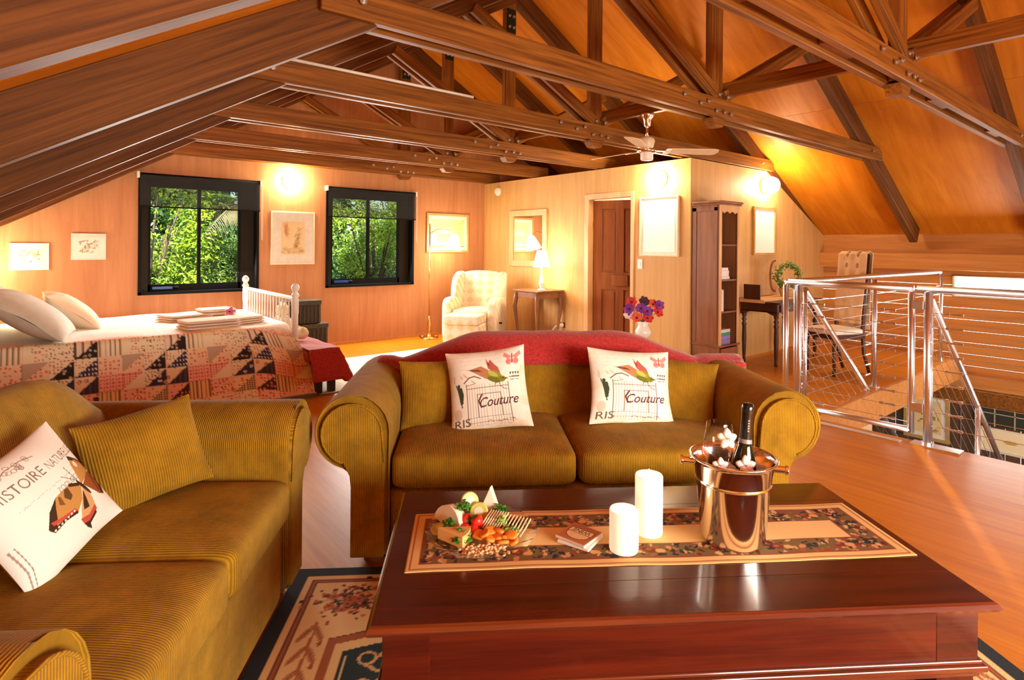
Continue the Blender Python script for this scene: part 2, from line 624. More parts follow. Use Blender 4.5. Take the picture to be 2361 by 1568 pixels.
def thing(name, label, cat, loc=(0, 0, 0), rz=0.0, group=None, mtx=None):
    o = bpy.data.objects.new(name, None)
    o.empty_display_size = 0.05
    COL.objects.link(o)
    o.location = loc
    o.rotation_euler = (0, 0, rz)
    if mtx is not None:
        o.matrix_basis = mtx
    return tag(o, label, cat, group)


def struct(o, label=None):
    o['kind'] = 'structure'
    if label:
        o['label'] = label
    return o


def sbox(name, mat, x0, x1, y0, y1, z0, z1, parent=None, bevel=0.0, label=None):
    o = MB().box(x0, x1, y0, y1, z0, z1).build(name, mat, parent, bevel=bevel)
    if parent is None:
        struct(o, label)
    return o


def bar(name, p0, p1, wy, hz, mat, parent, up=(0, 0, 1), bevel=0.004):
    """straight timber from p0 to p1, its grain along its own length"""
    L = (Vector(p1) - Vector(p0)).length
    return MB().box(0, L, -wy / 2, wy / 2, -hz / 2, hz / 2).build(name, mat, parent, bevel=bevel, bseg=1, mtx=frame(p0, p1, up))


def share(src, name, parent, mtx):
    o = bpy.data.objects.new(name, src.data)
    COL.objects.link(o)
    o.parent = parent
    o.matrix_basis = mtx
    return o


def T(x, y, z):
    return Matrix.Translation((x, y, z))


# lounge setting: sofas and coffee table stand turned against the room
LTH = math.radians(-35.3)
E1 = Vector((math.cos(LTH), math.sin(LTH), 0))
E2 = Vector((-math.sin(LTH), math.cos(LTH), 0))


def LG(a, b, z=0.0):
    return E1 * a + E2 * b + Vector((0, 0, z))


# ------------------------------------------------------------------ printed patterns
class Canvas:
    """colour pattern sampled on the points of a mesh grid; x to the right, y up, metres or units"""

    def __init__(self, w, h, nx, ny, base):
        self.w, self.h, self.nx, self.ny = w, h, nx, ny
        self.X, self.Y = np.meshgrid(np.linspace(0, w, nx), np.linspace(0, h, ny), indexing='xy')
        self.c = np.zeros((ny, nx, 3))
        self.c[:] = lin(tuple(v / 255 for v in base))

    def put(self, mask, col, a=1.0):
        col = np.array(lin(tuple(v / 255 for v in col)))
        if np.isscalar(a):
            self.c[mask] = self.c[mask] * (1 - a) + col * a
        return self

    def rect(self, x0, x1, y0, y1, col, a=1.0):
        return self.put((self.X >= x0) & (self.X <= x1) & (self.Y >= y0) & (self.Y <= y1), col, a)

    def ell(self, x, y, rx, ry, col, a=1.0, rot=0.0):
        c, s = math.cos(rot), math.sin(rot)
        dx, dy = self.X - x, self.Y - y
        u, v = (dx * c + dy * s) / rx, (-dx * s + dy * c) / ry
        return self.put(u * u + v * v <= 1, col, a)

    def ring(self, x, y, r0, r1, col, a=1.0):
        d = np.hypot(self.X - x, self.Y - y)
        return self.put((d >= r0) & (d <= r1), col, a)

    def poly(self, pts, col, a=1.0):
        x0, x1 = min(p[0] for p in pts), max(p[0] for p in pts)
        y0, y1 = min(p[1] for p in pts), max(p[1] for p in pts)
        bb = (self.X >= x0) & (self.X <= x1) & (self.Y >= y0) & (self.Y <= y1)
        ins = np.zeros_like(bb)
        n = len(pts)
        for i in range(n):
            ax, ay = pts[i]
            bx, by = pts[(i + 1) % n]
            if ay == by:
                continue
            cond = ((ay > self.Y) != (by > self.Y)) & (self.X < (bx - ax) * (self.Y - ay) / (by - ay) + ax)
            ins ^= cond
        return self.put(ins & bb, col, a)

    def line(self, pts, wd, col, a=1.0):
        for (p, q) in zip(pts[:-1], pts[1:]):
            dx, dy = q[0] - p[0], q[1] - p[1]
            L2 = dx * dx + dy * dy + 1e-12
            t = np.clip(((self.X - p[0]) * dx + (self.Y - p[1]) * dy) / L2, 0, 1)
            d = np.hypot(self.X - p[0] - t * dx, self.Y - p[1] - t * dy)
            self.put(d <= wd / 2, col, a)
        return self

    def text(self, s, x, y, size, col, rot=0.0, shear=0.0, a=1.0, width=None, bold=0.0):
        tris = text_tris(s, shear, bold)
        xs = [p[0] for t_ in tris for p in t_]
        sc = size
        sx = size if width is None else width / (max(xs) - min(xs))
        c, sn = math.cos(rot), math.sin(rot)
        mask = np.zeros(self.X.shape, bool)
        for t_ in tris:
            q = [((p[0] - min(xs)) * sx, p[1] * sc) for p in t_]
            q = [(x + u * c - v * sn, y + u * sn + v * c) for u, v in q]
            x0, x1 = min(p[0] for p in q), max(p[0] for p in q)
            y0, y1 = min(p[1] for p in q), max(p[1] for p in q)
            i0, i1 = np.searchsorted(self.X[0], [x0 - 1e-9, x1 + 1e-9])
            j0, j1 = np.searchsorted(self.Y[:, 0], [y0 - 1e-9, y1 + 1e-9])
            if i1 <= i0 or j1 <= j0:
                continue
            XX, YY = self.X[j0:j1, i0:i1], self.Y[j0:j1, i0:i1]

            def ed(p, r):
                return (r[0] - p[0]) * (YY - p[1]) - (r[1] - p[1]) * (XX - p[0])
            e0, e1_, e2_ = ed(q[0], q[1]), ed(q[1], q[2]), ed(q[2], q[0])
            mask[j0:j1, i0:i1] |= ((e0 >= 0) & (e1_ >= 0) & (e2_ >= 0)) | ((e0 <= 0) & (e1_ <= 0) & (e2_ <= 0))
        return self.put(mask, col, a)

    def scribble(self, x, y, L, size, col, a=0.6, seed=0):
        """a line of writing too small to read: wavy strokes"""
        r = random.Random(seed)
        t, pts = 0.0, []
        while t < L:
            pts.append((x + t, y + r.uniform(-0.5, 0.5) * size))
            t += r.uniform(0.35, 0.8) * size
            if r.random() < 0.16 and len(pts) > 1:
                self.line(pts, size * 0.18, col, a)
                pts = []
                t += size * 0.6
        if len(pts) > 1:
            self.line(pts, size * 0.18, col, a)
        return self

    def colors(self):
        c = self.c.reshape(-1, 3)
        return np.hstack([c, np.ones((len(c), 1))])


_tt = {}


def text_tris(s, shear=0.0, bold=0.0):
    k = (s, shear, bold)
    if k in _tt:
        return _tt[k]
    cu = bpy.data.curves.new('t', 'FONT')
    cu.body = s
    cu.shear = shear
    cu.offset = bold
    cu.resolution_u = 4
    o = bpy.data.objects.new('t', cu)
    COL.objects.link(o)
    me = bpy.data.meshes.new_from_object(o)
    me.calc_loop_triangles()
    out = [[tuple(me.vertices[i].co[:2]) for i in t.vertices] for t in me.loop_triangles]
    bpy.data.objects.remove(o)
    bpy.data.curves.remove(cu)
    bpy.data.meshes.remove(me)
    _tt[k] = out
    return out


def flat_print(name, cv, mat, parent, mtx, back=0.003):
    """a printed flat sheet in the local XZ plane facing -Y, lower-left corner at the origin"""
    mb = MB()
    P = [[(cv.X[j, i], 0, cv.Y[j, i]) for i in range(cv.nx)] for j in range(cv.ny)]
    mb.grid(P)
    return mb.build(name, mat, parent, mtx=mtx, colors=cv.colors(), fix=False)


def pillow_mesh(wd, ht, th, nx, ny, cv=None, base=(240, 235, 225), pinch=0.07, sag=0.0, seed=0):
    """closed cushion; front faces -Y, x right, z up, centred; returns MB and colours"""
    r = random.Random(seed)
    ph = [r.uniform(0, 6) for _ in range(4)]

    def P(u, v, side):
        a, b = 2 * u - 1, 2 * v - 1
        prof = max(0.0, (1 - abs(a) ** 2.6)) ** 0.62 * max(0.0, (1 - abs(b) ** 2.6)) ** 0.62
        x = a * wd / 2 * (1 - pinch * (1 - b * b))
        z = b * ht / 2 * (1 - pinch * (1 - a * a))
        wr = 0.012 * math.sin(5 * a + ph[0]) * math.sin(4 * b + ph[1]) * (1 - prof) * (1 if side < 0 else 0.5)
        y = side * th / 2 * prof + wr * th * 4
        return (x, y, z)
    mb = MB()
    F = [[P(i / (nx - 1), j / (ny - 1), -1) for i in range(nx)] for j in range(ny)]
    mb.grid(F)
    o = len(mb.v)
    Bk = [[P(i / 24, j / 24, 1) for i in range(25)] for j in range(25)]
    mb2 = MB().grid([row[::-1] for row in Bk])
    mb.add(mb2.v, mb2.f)
    cols = None
    if cv is not None:
        c = cv.colors()
        bc = np.array(list(lin(tuple(x / 255 for x in base))) + [1.0])
        cols = np.vstack([c, np.repeat(bc[None], len(mb2.v), 0)])
    return mb, cols


def lean_matrix(center, face_az, lean, roll):
    """cushion frame: local -Y points along azimuth face_az (deg, world) tipped up by lean; roll turns it in its plane"""
    az = math.radians(face_az)
    n = Vector((math.cos(az) * math.cos(lean), math.sin(az) * math.cos(lean), math.sin(lean)))
    x = Vector((0, 0, 1)).cross(n).normalized()
    z = n.cross(x)
    mm = Matrix((x, -n, z)).transposed().to_4x4()
    mm = mm @ Matrix.Rotation(-roll, 4, 'Y')
    mm.translation = center
    return mm


# ================================================================== SHELL OF THE ATTIC
RX, RZ = 4.1, 4.02          # ridge of the rafter undersides
SL, SR = 0.585, 0.565       # pitch left and right
XL, XE = -1.6, 8.92         # eaves
YF, YW = -2.5, 7.39         # gable walls
XD, YB = 5.517, 3.64        # partition with the door, wall behind the bookcase
RD = 0.20                   # rafter depth
CZ = 2.32                   # underside of the tie beams


def rz_(x):
    return RZ - (SL * (RX - x) if x < RX else SR * (x - RX))


def cz_(x):
    return rz_(x) + RD * 1.16


# floor: the loft deck and the landing beyond the stairwell
fl = MB()
fl.box(XL - 0.1, 4.72, YF - 0.1, YW + 0.1, -0.25, 0.0)
fl.box(4.72, XE + 0.1, 2.02, YW + 0.1, -0.25, 0.0)
struct(fl.build('floor', 'floor_wood'), 'orange varnished timber loft floor')
sbox('trim_1', 'eave_board', 4.72, 4.745, YF, 2.02, -0.27, -0.004)
sbox('trim_2', 'eave_board', 4.72, XE, 1.995, 2.02, -0.27, -0.004)
sbox('wall_stair', 'cream_paint', 4.76, 6.12, 2.05, 2.12, -2.75, -0.25)
sbox('floor_lower', 'brown_wood', 2.0, XE + 0.1, YF - 0.1, YW, -2.85, -2.75)

# window wall
WIN = [(0.86, 2.10), (2.935, 4.238)]
WZ0, WZ1 = 0.765, 2.095


def gable(name, y0, y1, holes, z0, z1, mat, base=0.0):
    mb = MB()
    xs = [XL] + [v for h in holes for v in h] + [XE]
    for i in range(len(xs) - 1):
        a, b = xs[i], xs[i + 1]
        top = [(b, cz_(b) - 0.01), (a, cz_(a) - 0.01)]
        if a < RX < b:
            top = [(b, cz_(b) - 0.01), (RX, cz_(RX) - 0.01), (a, cz_(a) - 0.01)]
        if i % 2 == 1:
            mb.prism([(a, base), (b, base), (b, z0), (a, z0)], y0, y1)
            mb.prism([(a, z1), (b, z1)] + top, y0, y1)
        else:
            mb.prism([(a, base), (b, base)] + top, y0, y1)
    return struct(mb.build(name, mat))


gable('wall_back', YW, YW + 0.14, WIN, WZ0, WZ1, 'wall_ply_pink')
gable('wall_front', YF - 0.14, YF, [(0.4, 3.0)], 0.6, 2.1, 'wall_ply', base=-2.75)  # opening made up to go with the fill lamp set in it
sbox('wall_left', 'wall_ply', XL - 0.1, XL, YF, YW, -0.0, cz_(XL))
sbox('baseboard_back', 'eave_board', XL, XD, YW - 0.012, YW, 0.0, 0.035)

# partition with the bedroom door, and the wall behind bookcase and desk
DY0, DY1, DZ = 4.435, 5.14, 1.945
mb = MB()
mb.box(XD, XD + 0.09, DY1, YW, 0, 2.31)
mb.box(XD, XD + 0.09, YB, DY0, 0, 2.31)
mb.box(XD, XD + 0.09, DY0, DY1, DZ, 2.31)
struct(mb.build('wall_partition', 'wall_ply'))
mb = MB()
mb.prism([(XD + 0.09, 0), (XE, 0), (XE, cz_(XE) - 0.01), (7.2, 2.31), (XD + 0.09, 2.31)], YB, YB + 0.09)
struct(mb.build('wall_alcove', 'wall_ply'))
sbox('trim_3', 'wall_ply', XD - 0.004, XD + 0.03, YB - 0.006, YB + 0.03, 0, 2.31)
sbox('ceiling_closet', 'white_paint', XD + 0.09, 7.4, YB + 0.09, YW, 2.27, 2.30)
# closet room behind the door: far wall and its lamp
sbox('wall_closet', 'white_paint', 6.9, 6.95, YB + 0.09, YW, 0, 2.27)
t = thing('closet_lamp', 'small ceiling lamp in the room behind the panelled door', 'lamp', (6.2, 5.6, 2.27))
MB().lathe([(0.09, -0.02), (0.10, 0.0)], 20).build('base', 'white_plastic', t)
MB().sphere((0, 0, -0.07), (0.12, 0.12, 0.07), 16, 8).build('diffuser', 'globe', t, smooth=True)

# eave wall on the stair side: boards with a long low window
wr = thing('wall_right', None, None, (XE, 0, 0))
struct(wr)
bh, z = 0.142, -0.25
k = 0
while z < 1.0:
    z1 = min(z + bh, 1.012)
    segs = [(-2.5, YW)]
    if z1 > 0.76 and z < 1.0:
        segs = [(2.09, YW)]
        if z < 0.75:
            pass
    for (y0, y1) in segs:
        for (ya, yb) in ((y0, min(y1, 3.2)), (3.2, y1)):
            if yb - ya > 0.05:
                MB().box(0, 0.03, ya, yb, z + 0.004, z1 - 0.001).build('board', 'eave_board', wr, bevel=0.006, bseg=1)
    z = z1
    k += 1
MB().box(0, 0.03, -2.5, 2.09, 0.735, 0.748).build('board', 'eave_board', wr)
MB().box(0, 0.03, -2.5, YW, 1.012, 1.075).build('board', 'eave_board', wr)
MB().box(0.0, 0.03, -2.5, YW, 1.28, 1.62).build('lining', 'eave_board', wr)
sbox('trim_4', 'eave_board', XE - 0.14, XE, -2.5, YB, 1.07, 1.28, bevel=0.006)
sbox('trim_5', 'eave_board', XE - 0.10, XE, -2.5, YB, -0.36, -0.20, bevel=0.006)
sbox('trim_6', 'truss_wood', XE - 0.05, XE + 0.02, -2.5, YB, -0.56, -0.36)
w3 = thing('window_3', None, None, (XE, 0.9, 0.876))
struct(w3)
wf = MB()
wf.box(-0.02, 0.05, -1.2, 1.19, 0.118, 0.134)
wf.box(-0.02, 0.05, -1.2, 1.19, -0.134, -0.118)
wf.box(-0.02, 0.05, 1.172, 1.19, -0.134, 0.134)
wf.box(-0.02, 0.05, -1.2, -1.18, -0.134, 0.134)
wf.build('frame', 'pale_frame', w3, bevel=0.004)
MB().box(0.02, 0.024, -1.18, 1.172, -0.118, 0.118).build('pane', 'window_glass', w3)

# storey below the stairwell: dark upright boards
wl = thing('wall_lower', None, None, (XE, 0, -2.75))
struct(wl)
proto = None
for i in range(46):
    y = -2.4 + i * 0.142
    if proto is None:
        proto = MB().box(0, 0.025, 0, 0.136, 0, 2.2).build('board', 'cellar_board', wl, mtx=T(0, y, 0), bevel=0.004, bseg=1)
    else:
        share(proto, 'board', wl, T((i % 3) * 0.004, y, 0))

# ceiling lining: one plywood sheet to each bay and slope, cut once along the slope
ce = thing('ceiling', None, None, (RX, 0, RZ))
struct(ce, 'orange plywood ceiling lining between the rafters')
TY = [-2.46, -1.23, 0.0, 1.23, 2.46, 3.70, 4.97, 6.20, 7.33]
BAYS = list(zip([-2.5] + TY[1:-1], TY[1:-1] + [YW]))
for (y0, y1) in BAYS:
    for side in (-1, 1):
        sl = SL if side < 0 else SR
        run = (RX - XL) if side < 0 else (XE - RX)
        for (f0, f1) in ((0, 0.52), (0.52, 1.0)):
            p0 = Vector((side * run * f0, 0, RD * 1.16 - sl * run * f0))
            p1 = Vector((side * run * f1, 0, RD * 1.16 - sl * run * f1))
            if side < 0:
                p0, p1 = p1, p0
            fm = frame(p0, p1)
            L = (p1 - p0).length
            MB().box(0.002, L - 0.002, y0 + 0.002, y1 - 0.002, 0, 0.018).build('panel', 'ceiling_ply', ce, mtx=fm)
MB().box(-0.1, 0.1, -2.5, YW, RD * 1.16 + 0.02, RD * 1.16 + 0.06).build('ridge_capping', 'ceiling_ply', ce)

# roof trusses
NODE = 4.035
bolt_src = None


def bolts(root, pts, y=-0.09):
    global bolt_src
    for (x, z) in pts:
        mt = T(x - RX, y, z - CZ)
        if bolt_src is None:
            b = MB().cyl((0, 0.0, 0), (0, -0.006, 0), 0.017, n=12).cyl((0, -0.006, 0), (0, -0.016, 0), 0.010, n=6).cyl((0, -0.016, 0), (0, -0.026, 0), 0.005, n=8)
            bolt_src = b.build('bolt', 'bolt_metal', root, mtx=mt)
        else:
            share(bolt_src, 'bolt', root, mt)


def truss(Y, label, cut=None, wood_='truss_wood'):
    t = thing('roof_truss', label, 'roof truss', (RX, Y, CZ), group='timber roof trusses')

    def L(x, z, y=0.0):
        return (x - RX, y, z - CZ)
    # rafters
    for (xa, xb) in ((XL + 0.02, RX - 0.01), (XE - 0.16, RX + 0.01)):
        o = RD / 2 * 1.16
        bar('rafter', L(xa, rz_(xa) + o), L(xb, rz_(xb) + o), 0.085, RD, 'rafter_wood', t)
    # paired tie beam
    xr = cut if cut else 7.36
    for s in (-1, 1):
        bar('tie_beam', L(0.92, CZ + 0.07, s * 0.055), L(xr, CZ + 0.07, s * 0.055), 0.045, 0.14, wood_, t)
    # packing blocks seen in the gap of the paired tie
    for x in (1.9, 3.0, 4.7, 6.3):
        if x < xr:
            bar('packer', L(x, CZ + 0.075), L(x + 0.35, CZ + 0.075), 0.062, 0.10, wood_, t)
    # king post with chamfered foot below the tie
    bar('king_post', L(NODE, CZ + 0.02), L(NODE, rz_(NODE) + 0.05), 0.06, 0.15, wood_, t, up=(1, 0, 0))
    MB().prism([(-0.085, 0.0), (0.085, 0.0), (0.085, -0.02), (0.05, -0.062), (-0.05, -0.062), (-0.085, -0.02)], -0.045, 0.045).build(
        'post_foot', wood_, t, mtx=T(NODE - RX, 0, 0))
    # paired struts
    for s in (-1, 1):
        bar('strut', L(2.60, rz_(2.60) + 0.03, s * 0.05), L(NODE - 0.06, CZ + 0.17, s * 0.05), 0.04, 0.095, wood_, t)
        bar('strut', L(5.56, rz_(5.56) + 0.03, s * 0.05), L(NODE + 0.06, CZ + 0.17, s * 0.05), 0.04, 0.095, wood_, t)
    MB().box(-0.062, 0.062, -0.035, 0.035, 0, 0.26).build('gusset_plate', 'green_plate', t, mtx=T(NODE - RX, 0, 3.68 - CZ))
    bolts(t, [(1.10, CZ + 0.075)] + ([(7.05, CZ + 0.08)] if not cut else []))
    bolts(t, [(NODE - 0.52, CZ + 0.09), (NODE - 0.32, CZ + 0.06), (NODE - 0.22, CZ + 0.09), (NODE - 0.11, CZ + 0.035), (NODE, CZ + 0.04), (NODE + 0.09, CZ + 0.035)])
    bolts(t, [(NODE - 0.05, CZ + 0.17), (NODE + 0.07, CZ + 0.17)], -0.075)
    bolts(t, [(NODE - 0.03, 3.74), (NODE + 0.03, 3.74), (NODE - 0.03, 3.86), (NODE + 0.03, 3.86)], -0.04)
    return t


truss(1.23, 'timber roof truss crossing above the ice bucket and stair gate, farthest from the window wall')
truss(2.46, 'timber roof truss next on the sofa side of the ceiling fan')
truss(3.70, 'timber roof truss just beyond the ceiling fan, over the bookcase wall')
truss(4.97, 'timber roof truss over the panelled door, its tie resting on the partition', cut=5.75)
truss(6.20, 'timber roof truss over the mirror, second from the window wall', cut=5.72)
truss(7.30, 'timber roof truss set close against the window wall', cut=5.70)

# binder running the length of the loft over the truss nodes
o = bar('binder_beam', (4.15, -2.4, 2.555), (4.15, 7.3, 2.555), 0.05, 0.11, 'truss_wood', None)
tag(o, 'long timber binder beam running through the trusses over the king post feet', 'beam')
# conduit on top of the third tie
o = MB().cyl((0.95, 3.64, CZ + 0.155), (2.6, 3.64, CZ + 0.155), 0.011, n=10).cyl((1.1, 3.64, CZ + 0.145), (1.1, 3.64, CZ + 0.185), 0.016, n=8).build('conduit', 'white_plastic', smooth=True)
tag(o, 'thin white conduit lying along a roof truss tie beam', 'conduit')


# ------------------------------------------------------------------ windows and blinds
def window(n, x0, x1):
    wt = thing('window_%d' % n, None, None, ((x0 + x1) / 2, YW, WZ0))
    struct(wt)
    hw, h = (x1 - x0) / 2, WZ1 - WZ0
    # black lining of the opening
    f = MB()
    f.box(-hw, -hw + 0.03, -0.02, 0.16, 0, h).box(hw - 0.03, hw, -0.02, 0.16, 0, h)
    f.box(-hw, hw, -0.02, 0.16, h - 0.03, h).box(-hw, hw, -0.02, 0.16, 0, 0.03)
    f.build('frame', 'black_frame', wt)
    a, b = -hw + 0.03, hw - 0.03
    f = MB()
    f.box(a, a + 0.07, 0.06, 0.14, 0.03, h - 0.03).box(b - 0.15, b, 0.10, 0.16, 0.03, h - 0.03)
    f.build('jamb', 'dark_jamb', wt)
    ga, gb = a + 0.07, b - 0.15
    f = MB()
    f.box(ga, gb, 0.09, 0.13, 0.03, 0.105).box(ga, gb, 0.09, 0.13, h - 0.14, h - 0.03)
    f.box(ga, ga + 0.028, 0.09, 0.13, 0.03, h - 0.03).box(gb - 0.028, gb, 0.09, 0.13, 0.03, h - 0.03)
    f.build('sash', 'black_frame', wt)
    mx = (ga + gb) / 2 + 0.03
    MB().box(mx - 0.016, mx + 0.016, 0.085, 0.135, 0.1, h - 0.1).build('mullion', 'black_frame', wt)
    MB().box(ga + 0.028, mx - 0.016, 0.108, 0.112, 0.105, h - 0.14).build('pane', 'window_glass', wt)
    MB().box(mx + 0.016, gb - 0.028, 0.108, 0.112, 0.105, h - 0.14).build('pane', 'window_glass', wt)
    MB().box(ga + 0.04, ga + 0.24, 0.05, 0.075, 0.052, 0.085).build('winder_strap', 'blue_strap', wt, bevel=0.004)
    MB().sphere((ga + 0.27, 0.06, 0.07), (0.035, 0.02, 0.022), 12, 8).build('winder_knob', 'black_frame', wt, smooth=True)
    return wt


window(1, *WIN[0])
window(2, *WIN[1])
for (x0, x1), zb, lab in ((WIN[0], 1.72, 'dark see-through roller blind half lowered over the window behind the bed'),
                          (WIN[1], 1.69, 'dark see-through roller blind half lowered over the window between two pictures')):
    t = thing('roller_blind', lab, 'blind', ((x0 + x1) / 2, YW - 0.045, WZ1), group='roller blinds')
    hw = (x1 - x0) / 2 - 0.004
    MB().cyl((-hw, 0.0, -0.025), (hw, 0.0, -0.025), 0.022, n=14).build('roller', 'black_frame', t, smooth=True)
    MB().box(-hw, hw, -0.024, -0.0225, zb - WZ1 + 0.012, -0.025).build('fabric', 'blind_mesh', t)
    MB().box(-hw, hw, -0.028, -0.018, zb - WZ1, zb - WZ1 + 0.014).build('bottom_bar', 'black_frame', t)
    MB().box(hw, hw + 0.022, -0.03, 0.045, -0.06, 0.005).build('bracket', 'white_plastic', t)
    MB().box(-hw - 0.022, -hw, -0.03, 0.045, -0.06, 0.005).build('bracket', 'white_plastic', t)
    MB().tube([(hw + 0.02, -0.01, -0.04), (hw + 0.022, -0.012, -0.7), (hw + 0.03, -0.012, -0.72), (hw + 0.034, -0.01, -0.05)], 0.0025, 5).build('chain', 'cord_white', t)

# ------------------------------------------------------------------ door
d1 = thing('door_1', None, None, (XD, DY1, 0))
struct(d1)
f = MB()
f.box(-0.02, 0.09, -0.012, 0.06, 0, DZ + 0.06).box(-0.02, 0.09, DY0 - DY1 - 0.035, DY0 - DY1 + 0.01, 0, DZ + 0.06).box(-0.02, 0.09, DY0 - DY1, 0, DZ - 0.01, DZ + 0.06)
f.build('door_frame', 'pine', d1, bevel=0.004)
lw, lh, th = 0.70, 1.92, 0.038
leaf = frame((0.085, -0.02, 0.005), (0.085 + 0.28, -0.02 - 0.64, 0.005))
lf = MB()
zs = [(0, 0.20), (0.78, 1.0), (lh - 0.11, lh)]
lf.box(0, 0.11, -th / 2, th / 2, 0, lh).box(lw - 0.11, lw, -th / 2, th / 2, 0, lh).box(lw / 2 - 0.05, lw / 2 + 0.05, -th / 2, th / 2, 0, lh)
for (a, b) in zs:
    lf.box(0.11, lw - 0.11, -th / 2 + 0.0005, th / 2 - 0.0005, a, b)
lf.build('leaf', 'door_wood', d1, mtx=leaf, bevel=0.003)
for (x0, x1) in ((0.11, lw / 2 - 0.05), (lw / 2 + 0.05, lw - 0.11)):
    for (z0, z1) in ((0.20, 0.78), (1.0, lh - 0.11)):
        p = MB().box(x0, x1, -0.004, 0.004, z0, z1).box(x0 + 0.022, x1 - 0.022, -0.011, 0.011, z0 + 0.03, z1 - 0.03)
        p.build('panel', 'door_wood', d1, mtx=leaf, bevel=0.004)
MB().box(lw * 0.36, lw * 0.66, -th / 2 - 0.03, -th / 2, 0.83, 0.97).build('lock_box', 'door_wood', d1, mtx=leaf, bevel=0.006)
MB().cyl((lw - 0.05, -th / 2, 0.92), (lw - 0.05, -th / 2 - 0.04, 0.92), 0.009, n=10).sphere((lw - 0.05, -th / 2 - 0.055, 0.92), 0.024, 14, 8).build('knob', 'brass', d1, mtx=leaf, smooth=True)
for zc in (0.25, 1.62):
    MB().cyl((0.075, -0.012, zc - 0.04), (0.075, -0.012, zc + 0.04), 0.008, n=8).build('hinge', 'brass', d1)


# ------------------------------------------------------------------ wall lights
def wall_light(loc, n, lab):
    t = thing('wall_light', lab, 'wall light', loc, group='globe wall lights')
    n = Vector(n)
    MB().cyl((0, 0, 0), n * 0.02, 0.10, n=24).build('base', 'brass', t, smooth=False)
    c = n * 0.10
    MB().sphere(c, 0.105, 24, 16).build('globe', 'globe', t, smooth=True)


wall_light((2.47, YW, 2.12), (0, -1, 0), 'lit round globe wall light between the two windows')
wall_light((XD, 4.03, 2.11), (-1, 0, 0), 'lit round globe wall light beside the panelled door')
wall_light((7.12, YB, 2.12), (0, -1, 0), 'lit round globe wall light over the small picture by the bookcase')

o = MB().lathe([(0.066, 0), (0.066, 0.018), (0.055, 0.034), (0.02, 0.04)], 24).build('smoke_detector', 'white_plastic', smooth=False, mtx=T(XD, 7.03, 2.17) @ Matrix.Rotation(-PI / 2, 4, 'Y'))
tag(o, 'round white smoke detector high in the corner of the room', 'detector')
t = thing('light_switch', 'white light switch plate between door frame and large white picture', 'switch', (XD, 4.31, 1.13))
MB().box(-0.008, 0, -0.036, 0.036, -0.058, 0.058).build('plate', 'white_plastic', t, bevel=0.003)
MB().box(-0.014, -0.008, -0.010, 0.010, -0.016, 0.016).build('rocker', 'white_paint', t)
t = thing('power_plug', 'white plug with looping cord in a low wall socket under the lamp table', 'plug', (XD, 5.60, 0.27))
MB().box(-0.01, 0, -0.045, 0.045, -0.035, 0.035).build('socket_plate', 'dark_wood', t, bevel=0.003)
MB().cyl((-0.01, 0.0, 0), (-0.06, 0.01, 0), 0.034, 0.026, n=12).build('plug_body', 'white_plastic', t)
MB().tube([(-0.06, 0.01, 0), (-0.10, 0.03, -0.01), (-0.12, 0.07, -0.06), (-0.11, 0.10, -0.16), (-0.08, 0.12, -0.26)], 0.007, 6).build('cord', 'cord_white', t, smooth=True)


# ------------------------------------------------------------------ framed pictures
def picture(name, label, wall, c, wd, ht, fw, fmat, cv, matw=0.0, depth=0.02, group='framed pictures', glass=True):
    """wall 'y': hangs on a wall facing -Y; 'x': on a wall facing -X. c = centre on the wall"""
    t = thing(name, label, 'picture', c, 0.0 if wall == 'y' else -PI / 2, group)
    f = MB()
    f.box(-wd / 2, wd / 2, -depth, 0, ht / 2 - fw, ht / 2).box(-wd / 2, wd / 2, -depth, 0, -ht / 2, -ht / 2 + fw)
    f.box(-wd / 2, -wd / 2 + fw, -depth, 0, -ht / 2 + fw, ht / 2 - fw).box(wd / 2 - fw, wd / 2, -depth, 0, -ht / 2 + fw, ht / 2 - fw)
    f.build('frame', fmat, t, bevel=0.002, bseg=1)
    iw, ih = wd / 2 - fw, ht / 2 - fw
    MB().box(-iw, iw, -depth * 0.45, -0.001, -ih, ih).build('mat_board', 'mat_board', t)
    if cv is not None:
        pw, ph = iw - matw, ih - matw
        flat_print('print', cv, 'paper_print', t, T(-pw, -depth * 0.45 - 0.0022, -ph) @ Matrix.Diagonal((2 * pw / cv.w, 1, 2 * ph / cv.h, 1)))
    if glass:
        MB().box(-iw, iw, -depth * 0.8, -depth * 0.75, -ih, ih).build('glass', 'picture_glass', t)
    return t


def flowers_print(w, h, seed, cols, base=(240, 228, 205), n=30):
    cv = Canvas(w, h, 60, int(60 * h / w), base)
    r = random.Random(seed)
    for i in range(n):
        x, y = r.uniform(0.08, 0.92) * w, r.uniform(0.1, 0.9) * h
        c = r.choice(cols)
        cv.ell(x, y, r.uniform(0.03, 0.10) * w, r.uniform(0.015, 0.05) * w, c, 0.85, r.uniform(0, 3))
    return cv


